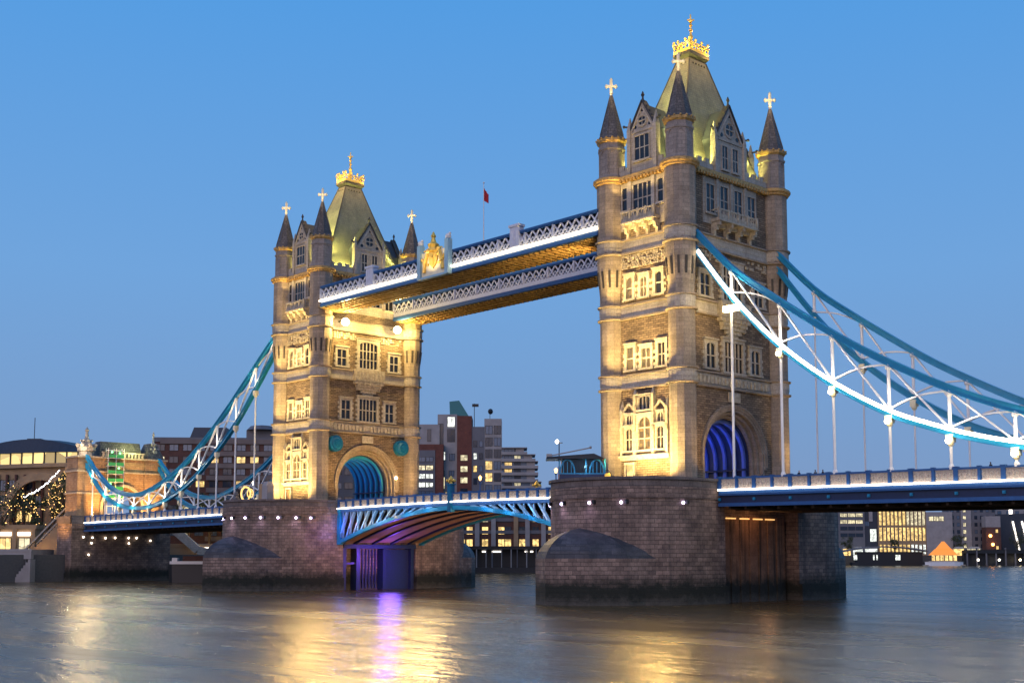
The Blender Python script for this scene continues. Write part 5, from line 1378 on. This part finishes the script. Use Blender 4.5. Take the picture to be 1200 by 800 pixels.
t = building('river_dock', 'dark landing dock on posts with glints of light, seen under the lifting span', 'dock', -17, 430, 0, None)
mb = MB(); mb.box(0, 36, 0, 8, 8.2, 9.2); mb.box(-.2, 36.2, -.2, 8, 8.9, 9.3); mb.build('deck', 'black', t)
mb = MB(); mb.box(0, 36, 5, 8, -1, 8.2); mb.box(0, 36, -.6, 3, -1, 1.9); mb.build('pontoon', 'black', t)
for k in range(12):
    mb = MB(); x = 1.4 + k * 2.9 + (k % 3) * .4; mb.tube((x, .2, -.5), (x, .2, 8.2), .14 + .06 * (k % 2), 6); mb.build('post', 'concrete' if k % 3 else 'concrete_d', t)
for x, w in ((6.5, 1.4), (9.8, 2.4), (12.3, .8), (21.5, .9), (23.4, 1.0)):
    mb = MB(); mb.box(x, x + w, 4.6, 4.8, 7.2, 7.7); mb.build('dock_light', 'led_soft', t)

# ---- far waterfront at the right
def far(name, label, cat, px0, n=800, z=6.2, group=G_R): return building(name, label, cat, (px0 - 600) / 1446 * n, n, z, group)  # px0 is an image column, turned into metres sideways of the camera axis
U = 800 / 1446
t = far('ribbon_office', 'far office block with three ribbons of bright windows beside the near pier', 'building', 978)
vol(t, 'wall', 'concrete_d', 0, 19, 0, 15, 0, 44)
for r_ in range(8):
    for c_ in range(3): put_window(t, 5.5 + c_ * 5.0, 12 + r_ * 4.3, 4.4, 2.2, 'win_pale' if r_ in (2, 3, 4) else 'win_dark')
t = far('navy_block', 'narrow dark navy block between the ribbon-windowed office and the golden glass hall', 'building', 1009)
vol(t, 'wall', 'roof_dark', 0, 11, 1, 14, 0, 40); vol(t, 'shaft', 'concrete', 4.8, 7.2, .4, 1, 22, 34); put_window(t, 7.5, 9, 4.0, 8, 'win_white', 1); put_window(t, 3, 19, 4, 3, 'win_dim', 1)
t = far('glass_hall', 'golden glass hall with tall lit vertical bays on the far waterfront', 'building', 1028)
vol(t, 'wall', 'tan', 0, 31, 0, 14, 0, 30.5); vol(t, 'roof_block', 'roof_dark', 3, 31, 2, 14, 30.5, 37)
for r_, (z, h) in enumerate(((1.0, 6.0), (9.5, 8.5), (19.5, 8.8))):
    for c_ in range(12):
        x = 1.5 + c_ * 2.55; m = 'win_white' if (r_ == 0 and c_ > 7) else ('win_warm' if (r_ < 2 or c_ < 7) else 'win_pale')
        put_window(t, x, z, 1.5, h, m)
t = far('blank_block', 'plain pale lilac block with one strip of lit windows near its top', 'building', 1084)
vol(t, 'wall', 'concrete', 0, 17, -.5, 12, 0, 28)
for c_ in range(3): put_window(t, 3.2 + c_ * 3.4, 22.3, 2.8, 2.8, 'win_pale', -.5)
t = far('stone_block', 'far stone apartment block with a brighter column of windows in its middle', 'building', 1112)
vol(t, 'wall', 'concrete_d', 0, 30, 1, 14, 0, 47); vol(t, 'centre_bay', 'concrete', 7.5, 14, .4, 1, 4, 47)
for r_ in range(9):
    for c_ in range(8):
        x = 2 + c_ * 3.8; put_window(t, x, 5 + r_ * 4.6, 1.7, 2.2, 'win_pale' if (c_ == 2 and r_ < 8) else rnd.choice(['win_dark', 'win_dim', 'win_dark']), .4 if c_ == 2 else 1)
t = far('brown_tower', 'slim brown building with two orange lamps beside the black slanted block', 'building', 1153, 790)
vol(t, 'wall', 'brick_dark', 0, 9.5, -1, 6, 0, 18); vol(t, 'head', 'concrete', 0, 9.5, -1, 6, 18, 25)
for x, z in ((2.6, 12.5), (4.0, 7.0)): mb = MB(); mb.ball((x, -1.5, z), 1.0, 7, 5); mb.build('wall_lamp', 'orange', t)
for z in (4, 14.5): put_window(t, 7, z, 1.4, 2, 'win_warm', -1)
t = far('black_block', 'black glass block with slanting white light strips at the right edge', 'building', 1168, 800)
mb = MB(); mb.hexa([(3, 0, 0), (36, 0, 0), (36, 14, 0), (3, 14, 0)], [(-1, 0, 26.5), (36, 0, 27.5), (36, 14, 27.5), (-1, 14, 26.5)]); mb.build('wall', 'roof_dark', t)
for x in (9.5, 15.5):
    mb = MB(); mb.beam((x + 4, -.4, 2), (x, -.4, 22), 1.0, .3, up=(0, 1, 0)); mb.build('light_strip', 'led_soft', t)
mb = MB()
for k in range(9): mb.tube((17 + rnd.random() * 6, -.6, 2 + k * 2), (17 + rnd.random() * 6, -.6, 5 + k * 2), .25, 5)
mb.build('lit_tracery', 'led_soft', t)
t = far('pale_block', 'pale block with a white light column rising behind the black block', 'building', 1166, 840)  # plain pale concrete
vol(t, 'wall', 'concrete', 0, 30, 0, 12, 0, 46); vol(t, 'light_column', 'led_soft', 9.0, 11.2, -.3, 0, 26, 44)
for r_ in range(3):
    for c_ in range(5): put_window(t, 2.5 + c_ * 6, 28 + r_ * 5, 2.4, 2, 'win_dim')
# market kiosks and quay lights
for k, (px, w, m, lb) in enumerate(((988, 7, 'win_warm', 'amber lit quayside kiosk nearest the near pier'), (1000, 9, 'win_white', 'white lit quayside kiosk below the navy block'), (1014, 12, 'win_white', 'longest white lit kiosk in front of the golden hall'),
                              (1118, 9, 'win_warm', 'amber lit kiosk right of the orange canopied boat'), (1134, 12, 'win_pale', 'pale lit kiosk under the stone block'))):
    t = far('quay_kiosk', lb, 'kiosk', px, 786, 6.2, 'lit kiosks on the far quay')
    vol(t, 'body', m, 0, w * U, 0, 4, 0, 4.2); mb = MB(); mb.taper(-.5, w * U + .5, -.6, 4.4, 4.2, .6, w * U - .6, .8, 3.4, 5.6); mb.build('roof', 'dress', t)
t = building('floating_pier', 'dark floating pier with a low arched roof on the far water', 'pier', 206, 772, 0, None)
mb = MB()
for k in range(16):
    a, b = k * 3.3, (k + 1) * 3.3; h = lambda x: 7.2 + 4.0 * math.sin(math.pi * (x + 6) / 66)
    mb.hexa([(a, -2, h(a)), (b, -2, h(b)), (b, 8, h(b)), (a, 8, h(a))], [(a, -2, h(a) + .8), (b, -2, h(b) + .8), (b, 8, h(b) + .8), (a, 8, h(a) + .8)])
mb.build('roof', 'concrete_d', t)
mb = MB(); mb.box(6, 52, 0, 7, -1, 2.0); mb.box(9, 50, 1, 6, 2, 8.5); mb.build('hull', 'black', t)
for x, w in ((8.0, 2.2), (19.5, .9), (21.5, .9), (34.5, 3.0)): put_window(t, x, 3.4, w, 3.2, 'win_white', .95)
t = building('quay_trestle', 'dark timber quay on trestles along the far right shore', 'quay', 283, 772, 0, None)
mb = MB(); mb.box(0, 70, 0, 8, 7.5, 9.5); mb.box(0, 70, 5, 8, -1, 7.5); mb.box(0, 70, -.4, -.1, 9.6, 9.9); mb.build('deck', 'black', t)
for k in range(12): mb = MB(); mb.box(k * 6, k * 6 + .8, -.3, .5, -1, 7.5 + (3.5 if k % 3 == 1 else 0)); mb.build('pile', 'concrete_d', t)
for x in (7, 20, 33): mb = MB(); mb.ball((x, -.8, 3.5), .7, 6, 4); mb.build('quay_lamp', 'bulb_white' if x != 33 else 'bulb', t)
# river boats
t = building('restaurant_boat', 'moored boat glowing orange under a tiered canvas canopy at right', 'boat', 249, 742, 0, None)
mb = MB()
hull = [(-1, 3), (2, 0.4), (16, 0), (19.5, 1.2), (22, 3), (19.5, 4.8), (16, 6), (2, 5.6)]
mb.prism(hull, -.5, 2.0); mb.prism([(x, y) for x, y in hull], 2.0, 2.5, scale1=1.03, c=(10, 3)); mb.build('hull', 'white', t)
mb = MB(); mb.box(2, 18, .6, 5.4, 2.5, 3.0); mb.box(-2, 23, 1.5, 4.5, .2, .7); mb.build('deck', 'dress', t)
mb = MB(); mb.taper(2, 18, .5, 5.5, 6.4, 5.5, 15, 1.5, 4.5, 10.0); mb.build('canopy', 'canopy_orange', t)
mb = MB(); mb.taper(6, 14.5, 1.2, 4.8, 10.0, 9.5, 11, 2.8, 3.2, 14.6); mb.build('canopy_top', 'canopy_orange', t)
for k in range(6): mb = MB(); mb.box(2.5 + k * 2.6, 4.4 + k * 2.6, .7, .9, 3.1, 6.3); mb.build('window', 'win_warm', t)
t = thing('moored_barge', 'black-hulled barge with a white gunwale moored beside the left abutment', 'barge', (*grid(-76.5, 276), 0), None, rz=TH)
mb = MB(); h_ = [(0, 1.2), (1.0, 0), (15, 0), (17, 2.2), (15, 4.4), (1.0, 4.4)]
mb.prism(h_, -.5, 4.1, scale1=1.03, c=(8, 2.2)); mb.build('hull', 'black', t)
mb = MB(); mb.prism(h_, 4.1, 4.75, scale1=1.0, c=(8, 2.2)); mb.box(.4, 1.6, 1.5, 3, 4.75, 5.5); mb.build('gunwale', 'white', t)
mb = MB(); mb.box(3, 12, .8, 3.6, 4.75, 5.9); mb.build('hatch', 'brick_dark', t)

# ------------------------------------------------------------------ trees and bushes
def tree(name, label, e, n, z, h, cw, ch, mat='leaf', lights=0, group=None, seed=1, lightmat='fairy'):
    rn_ = random.Random(seed); x0, y0 = grid(e, n)
    t = thing(name, label, 'tree' if h > 4 else 'bush', (x0, y0, z), group)
    mb = MB(); top = Vector((x0, y0, z + h * .55))
    mb.tube((x0, y0, z - .3), top, .35 * h / 12, 7, .2 * h / 12)
    tips = []
    for k in range(9):
        a = rn_.random() * 6.28; r = cw * rn_.uniform(.25, .45); q = Vector((x0 + r * math.cos(a), y0 + r * math.sin(a), z + h * rn_.uniform(.5, .9))); tips.append(q)
        mb.tube(Vector((x0, y0, z + h * rn_.uniform(.25, .5))), q, .12 * h / 12, 5, .04)
    mb.build('trunk', 'bark', t)
    mb = MB(); cl = []
    for k in range(26):
        a = rn_.random() * 6.28; u = rn_.random() ** .5; zz = rn_.uniform(-1, 1); r = cw / 2 * u * math.sqrt(max(.05, 1 - zz * zz * .8))
        cl.append((Vector((x0 + r * math.cos(a), y0 + r * math.sin(a), z + h - ch / 2 + zz * ch / 2)), rn_.uniform(.10, .2) * cw))
    for c, rad in cl:
        for j in range(70):
            d = Vector((rn_.gauss(0, 1), rn_.gauss(0, 1), rn_.gauss(0, .8))); d = d.normalized() * rad * rn_.random() ** .4; p = c + d
            u = Vector((rn_.gauss(0, 1), rn_.gauss(0, 1), rn_.gauss(0, 1))).normalized(); v = u.cross(Vector((rn_.gauss(0, 1), rn_.gauss(0, 1), rn_.gauss(0, 1)))).normalized(); s_ = rn_.uniform(.14, .34)
            mb.poly([p - u * s_, p + v * s_ * .6, p + u * s_, p - v * s_ * .6])
    mb.build('crown', mat, t)
    if lights:
        g = thing('string_lights', 'string of tiny lamps wound through ' + label.split(' with ')[0], 'fairy lights', (x0, y0, z + h * .4), 'fairy lights in the trees')
        mb = MB()
        for k in range(lights):
            c, rad = cl[rn_.randrange(len(cl))]; d = Vector((rn_.gauss(0, 1), rn_.gauss(0, 1), rn_.gauss(0, 1))).normalized() * rad * 1.05
            p = c + d; mb.ball(p, rn_.uniform(.06, .11), 5, 4)
        mb.build('bulbs', lightmat, g)['kind'] = 'stuff'
    return t
G_T = 'trees on the left bank'
tree('plane_tree', 'broad dark tree at the left edge with amber fairy lights', -125, 303, 6.2, 17, 13, 11, lights=80, group=G_T, seed=3)
tree('plane_tree', 'smaller dark tree beside the golden stair with fairy lights', -119.5, 306, 6.2, 14, 8, 8, lights=70, group=G_T, seed=4)
tree('plane_tree', 'half-hidden tree behind the two nearest dark trees with fairy lights', -114.5, 311, 6.2, 20, 7, 10, lights=150, group=G_T, seed=9)
tree('round_bush', 'dark rounded bush at the foot of the golden stair', -106.0, 296, 6.2, 5.2, 4.2, 4.4, group=G_T, seed=5)
G_B = 'lamplit trees under the left span'
for k, (e, n, h) in enumerate(((-92, 352, 15.5), (-87, 356, 17), (-82, 352, 16), (-76, 356, 15))):
    tree('lime_tree', ['lamplit tree under the left span, first right of the abutment', 'lamplit tree under the left span, second right of the abutment', 'lamplit tree under the left span, third right of the abutment', 'lamplit tree under the left span, nearest the far pier'][k], e, n, 6.2, h, 8, 8, mat='leaf_light', group=G_B, seed=30 + k)
    lamp('tree_light', 'POINT', (*grid(e, n - 6), 10), 420, (1, .65, .15), None, None, .3)
for k, (px, n, h) in enumerate(((992, 785, 8), (1046, 786, 6), (1122, 795, 9), (1160, 795, 9), (1190, 790, 13))):
    tree('quay_tree', 'dark tree on the far quay ' + ['beside the near pier', 'between the white kiosks and golden hall', 'left of the stone block', 'right of the stone block', 'at the right edge before the black block'][k], (px - 600) / 1446 * n, n, 6.2, h + 4, h, h * .9, group='dark trees on the far quay', seed=50 + k)
# hanging garlands at far left
for k, (e0, z0, e1, z1, lb) in enumerate(((-121, 20.5, -112.5, 27.0, 'white light garland rising to the right under the curved building'), (-109.5, 27.5, -104.5, 21.0, 'white light garland falling to the right beside the gate tower'))):
    t = thing('light_garland', lb, 'light garland', (*grid(e0, 306), z0), 'light garlands at the far left')
    mb = MB(); mbw = MB(); pr = None
    for j in range(26):
        u = j / 25; p = Vector((*grid(e0 + (e1 - e0) * u, 306), z0 + (z1 - z0) * u - 1.0 * math.sin(math.pi * u)))
        mb.ball(p + Vector((0, 0, rnd.uniform(-.25, .25))), .15, 5, 4)
        if pr: mbw.tube(pr, p, .04, 4)
        pr = p
    mb.build('bulbs', 'fairy_white', t)['kind'] = 'stuff'; mbw.build('wire', 'black', t)

# ------------------------------------------------------------------ street lamps on the bridge
def street_lamp(x, y, z, h, label, group, bulb='bulb'):
    t = thing('street_lamp', label, 'street lamp', (x, y, z), group)
    mb = MB(); mb.lathe(x, y, [(.28, z), (.28, z + .5), (.14, z + .8), (.10, z + h - .6), (.2, z + h - .45), (.08, z + h - .3)], 8); mb.build('post', 'blue', t)
    mb = MB(); mb.lathe(x, y, [(.12, z + h - .3), (.30, z + h + .25), (.02, z + h + .55)], 6); mb.build('lantern', bulb, t)
    return t
street_lamp(14.4, -9.9, 35.6, 1.6, 'x', 'g') if False else None
G_SL = 'street lamps on the lifting span and side spans'
street_lamp(-52.5, 6.8, 14.5, 4.6, 'orange street lamp on the lifting span, left of the teal post', G_SL, 'orange')
street_lamp(-34.5, 7.2, 14.5, 5.0, 'orange street lamp on the lifting span, right of the teal post', G_SL, 'orange')
street_lamp(-102.5, -7.5, 14.2, 5.6, 'white globe lamp by the people at the left edge of the far pier', G_SL, 'bulb_white')
# great floodlight on its mast against the near tower's right face
t = thing('mast_floodlight', 'dazzling floodlight head on a slim white mast before the near tower', 'floodlight', (13.2, -9.3, 15.6))
mb = MB(); mb.tube((13.2, -9.3, 15.5), (13.2, -9.3, 36.4), .17, 8); mb.build('mast', 'white', t)
mb = MB(); mb.box(12.2, 14.6, -9.75, -9.1, 36.4, 37.1); mb.build('lamp_head', 'bulb', t)
lamp('mast_glow', 'POINT', (13.4, -10.6, 36.6), 350, WARM, None, None, .2)
lamp('mast_light', 'SPOT', (12.9, -9.0, 36.2), 2200, WARM, None, (6.5, -4, 38), .2, 110, .9)

# ------------------------------------------------------------------ control cabin and mast on the near pier
cx_, cy_ = -5.2, -17.4
t = thing('control_cabin', 'glazed bridge cabin with blue arched frames and a dark overhanging roof', 'cabin', (cx_, cy_, 14.45), None, rz=TH)
cab = 1
mb = MB(); mb.tf = lambda p: Vector((p.x, p.y, p.z + .95)); mb.box(-2.9, 2.9, -1.6, 1.6, -.95, 1.0); mb.build('plinth', 'navy', t)
mb = MB(); mb.tf = lambda p: Vector((p.x, p.y, p.z + .95)); mb.box(-2.6, 2.6, -1.4, 1.4, 1.0, 2.9); mb.build('glazing', 'glass', t)
mb = MB(); mb.tf = lambda p: Vector((p.x, p.y, p.z + .95))
for c in (-1.9, 1.9):
    for k in range(10):
        a, b = math.pi * k / 10, math.pi * (k + 1) / 10
        mb.beam((c - .95 * math.cos(a), -1.5, 1.0 + 1.9 * math.sin(a)), (c - .95 * math.cos(b), -1.5, 1.0 + 1.9 * math.sin(b)), .2, .16, up=(0, 1, 0))
    for q in (-.5, 0, .5): mb.box(c + q - .05, c + q + .05, -1.5, -1.42, 1.0, 2.6)
for x in (-2.95, 0.5, 2.95): mb.box(x - .08, x + .08, -1.5, -1.4, 1.0, 3.0)
mb.box(-2.9, 2.9, -1.52, -1.42, 1.0, 1.14)
mb.build('arched_frame', 'sky_blue', t)
mb = MB(); mb.tf = lambda p: Vector((p.x, p.y, p.z + .95)); mb.hexa([(-4.6, -2.1, 2.95), (3.0, -2.1, 2.95), (3.0, 2.1, 2.95), (-4.6, 2.1, 2.95)], [(-4.6, -1.9, 3.2), (1.5, -1.9, 3.65), (1.5, 1.9, 3.65), (-4.6, 1.9, 3.2)]); mb.build('roof', 'black', t)
mb = MB(); mb.tf = lambda p: Vector((p.x, p.y, p.z + .95)); mb.tube((-4.2, -1.5, 3.35), (1.0, -1.5, 4.4), .09, 6); mb.ball((1.1, -1.5, 4.45), .2, 6, 4); mb.box(-4.6, -3.9, -1.8, -1.2, 3.2, 3.6); mb.build('boom', 'concrete', t)
mb = MB(); mb.tf = lambda p: Vector((p.x, p.y, p.z + .95)); mb.ball((.6, -.9, 1.6), .16, 6, 4); mb.ball((-.4, -.6, 2.3), .12, 6, 4); mb.build('instrument_light', emit('cyan_light', (.2, .9, 1), 4), t)
l_ = lamp('cabin_light', 'POINT', (0.5, -2.6, 3.0), 60, (.4, .8, 1), None, None, .1); l_.parent = t
t = thing('signal_mast', 'thin striped mast with a bright lamp beside the pier cabin', 'mast', (-8.3, -18.4, 14.45))
mb = MB(); mb.tube((-8.3, -18.4, 14.3), (-8.3, -18.4, 17.6), .14, 7); mb.build('base', plain('rusty_red', (.45, .12, .07), .6), t)
mb = MB(); mb.tube((-8.3, -18.4, 17.6), (-8.3, -18.4, 20.9), .07, 6); mb.beam((-8.3, -18.4, 20.7), (-7.7, -18.4, 20.7), .1, .1); mb.build('pole', 'black', t)
mb = MB(); mb.ball((-8.5, -18.6, 20.9), .26, 8, 6); mb.build('lamp', 'bulb_white', t)
t = thing('yellow_frame', 'small glowing yellow hoop sign standing between the cabin and tower', 'sign', (-3.0, -17.0, 14.45))
mb = MB()
for k in range(10):
    a, b = math.pi * k / 10, math.pi * (k + 1) / 10
    P_ = lambda q: Vector((-2.2, -15.8, 16.0)) + Vector((.68, .73, 0)) * .55 * math.cos(q) + Vector((0, 0, 1.0 * math.sin(q)))
    mb.tube(P_(a), P_(b), .07, 5)
mb.build('hoop', 'black', t)
mb = MB(); q0 = Vector((-2.2, -15.8, 14.45)); d_ = Vector((.68, .73, 0))
mb.poly([q0 - d_ * .5, q0 + d_ * .5, q0 + d_ * .5 + Vector((0, 0, 2.1)), q0 - d_ * .5 + Vector((0, 0, 2.1))]); mb.poly([q0 - d_ * .5 + Vector((.02, -.02, 0)), q0 - d_ * .5 + Vector((.02, -.02, 2.1)), q0 + d_ * .5 + Vector((.02, -.02, 2.1)), q0 + d_ * .5 + Vector((.02, -.02, 0))])
mb.build('panel', emit('amber_panel', (1, .6, .08), .7), t)

# hoarding and equipment on the far pier
t = thing('site_hoarding', 'plain tan hoarding boxes stacked on the far pier below the lit bay', 'hoarding', (-85, -16, 14.45))
mb = MB(); mb.box(-84.6, -82.0, -17.2, -16.0, 14.45, 18.6); mb.build('tan_box', 'tan', t)
mb = MB(); mb.box(-81.9, -80.2, -18.2, -16.9, 14.45, 18.2); mb.taper(-81.9, -80.2, -18.2, -16.9, 18.2, -81.6, -80.5, -17.9, -17.2, 18.9); mb.build('pale_box', 'concrete', t)
for k, (x, y, s_, lb) in enumerate(((-88.6, -17.4, 1.0, 'larger glowing amber hoop lamp on the far pier'), (-86.6, -17.7, .62, 'smaller glowing amber hoop lamp on the far pier, next to the hoarding'))):
    t = thing('hoop_lamp', lb, 'lamp', (x, y, 14.45), 'amber hoop lamps on the far pier')
    mb = MB()
    for j in range(12):
        a, b = 2 * math.pi * j / 12, 2 * math.pi * (j + 1) / 12
        P_ = lambda q: Vector((x, y, 17.0)) + Vector((.68, .73, 0)) * .85 * s_ * math.cos(q) + Vector((0, 0, 1.25 * s_ * math.sin(q)))
        mb.tube(P_(a), P_(b), .16 * s_, 6)
    mb.build('hoop', emit('amber_hoop', (1, .62, .18), 1.4), t)
    mb = MB(); mb.tube((x, y, 14.4), (x, y, 17.0 - 1.2 * s_), .12, 6); mb.build('stand', 'black', t)

for x, y, h, m, lb in ((-91.0, -17.6, 3.6, 'cloth_dark', 'tall dark sheeted equipment at the left edge of the far pier'), (-89.9, -18.6, 3.0, 'concrete_d', 'grey sheeted equipment between the dark one and the amber hoop')):
    t = thing('sheeted_equipment', lb, 'equipment', (x, y, 14.45), 'sheeted equipment on the far pier')
    mb = MB(); mb.lathe(x, y, [(.75, 14.45), (.62, 15.2), (.7, 16.0), (.42, 16.6), (.5, 14.45 + h - .6), (.28, 14.45 + h - .15), (.02, 14.45 + h)], 7); mb.ball((x + .3, y - .2, 16.2), .4, 6, 5); mb.build('sheeting', m, t)
    mb = MB(); mb.tube((x - .75, y - .4, 14.45), (x - .2, y - .2, 14.45 + h * .95), .07, 6); mb.build('leg', 'black', t)
    mb = MB(); mb.tube((x + .75, y - .4, 14.45), (x + .2, y - .2, 14.45 + h * .95), .07, 6); mb.build('leg', 'black', t)

# ------------------------------------------------------------------ people
def person_mesh(stride, coat, seed):
    """one continuous skinned figure, 1.72 m tall, facing -y"""
    me = bpy.data.meshes.new('person')
    s = stride
    V = [(0, 0, .95), (0, 0, 1.12), (0, .01, 1.30), (0, 0, 1.44), (0, -.01, 1.52), (0, -.03, 1.62), (0, -.02, 1.70),
         (-.10, 0, .88), (-.11, -s * .5, .48), (-.11, -s, .07), (-.11, -s - .14, .04),
         (.10, 0, .88), (.11, s * .4, .48), (.11, s * .9 + .02, .09), (.11, s * .9 - .12, .04),
         (-.17, 0, 1.40), (-.23, s * .25, 1.14), (-.22, s * .4 - .06, .90), (-.21, s * .4 - .09, .80),
         (.17, 0, 1.40), (.23, -s * .25, 1.14), (.22, -s * .4 - .06, .90), (.21, -s * .4 - .09, .80)]
    E = [(0, 1), (1, 2), (2, 3), (3, 4), (4, 5), (5, 6), (0, 7), (7, 8), (8, 9), (9, 10), (0, 11), (11, 12), (12, 13), (13, 14), (2, 15), (15, 16), (16, 17), (17, 18), (2, 19), (19, 20), (20, 21), (21, 22)]
    rad = [.15, .14, .17, .09, .055, .095, .07, .10, .065, .045, .04, .10, .065, .045, .04, .07, .05, .038, .04, .07, .05, .038, .04]
    me.from_pydata(V, E, [])
    o = bpy.data.objects.new('tmp', me); COL.objects.link(o)
    m = o.modifiers.new('s', 'SKIN'); sv = me.skin_vertices[0].data
    for i, r in enumerate(rad): sv[i].radius = (r, r * (.8 if i < 4 else 1))
    sv[0].use_root = True
    o.modifiers.new('u', 'SUBSURF').levels = 1
    dg = bpy.context.evaluated_depsgraph_get(); me2 = bpy.data.meshes.new_from_object(o.evaluated_get(dg))
    bpy.data.objects.remove(o)
    me2.materials.clear(); me2.materials.append(M[coat]); me2.materials.append(M['skin']); me2.materials.append(M['cloth_dark'])
    for p in me2.polygons:
        z = p.center.z; p.use_smooth = True
        p.material_index = 1 if (1.47 < z < 1.66 and p.center.y < 0) or (z < .86 and abs(p.center.x) > .17) else (2 if z > 1.47 or z < .85 else 0)
    return me2
M['coat_grey'] = plain('grey_coat', (.09, .09, .10), .9); M['coat_blue'] = plain('blue_coat', (.03, .05, .12), .9); M['coat_pale'] = plain('pale_jacket', (.35, .33, .30), .9)
PM = [person_mesh(.22, 'cloth_dark', 1), person_mesh(.06, 'coat_blue', 2), person_mesh(.26, 'coat_grey', 3), person_mesh(.04, 'coat_pale', 4)]
def person(x, y, z, rz, k, label, s=1.0):
    o = bpy.data.objects.new('person', PM[k]); COL.objects.link(o); o.location = (x, y, z); o.rotation_euler = (0, 0, rz); o.scale = (s, s, s)
    tag(o, label, 'person', 'people on the bridge'); return o
zr = lambda x: rail_z(x) + .14
for x, y, rz, k, lb in ((13.9 + 8.4, -8.85, 1.6, 0, 'dark-clad person walking just right of the near tower'), (24.6, -8.9, -1.6, 2, 'person in grey coat right behind the first gap of the right span railing'),
                        (25.5, -8.7, -1.5, 0, 'dark-clad person walking beside the grey-coated one on the right span'), (41.6, -8.85, 1.6, 1, 'person in blue coat at the foot of a far hanger on the right span'),
                        (45.9, -8.85, -1.6, 0, 'rightmost person walking on the right span'), (17.0, -8.85, 1.6, 2, 'grey-coated person on the right span close to the arch')):
    person(x, y, zr(x), rz, k, lb, 1.06)
for x, y, rz, k, lb in ((-91.2, -18.6, .8, 0, 'dark-clad person standing at the left edge of the far pier'), (-90.2, -19.2, .4, 3, 'person in pale jacket on the far pier beside the left edge'),
                        (-89.5, -19.6, 1.2, 1, 'person in blue coat on the far pier near the amber hoop'), (-78.4, -16.5, 2.2, 0, 'dark-clad person on the far pier right of the tan hoarding')):
    person(x, y, 14.45, rz, k, lb, 1.05)
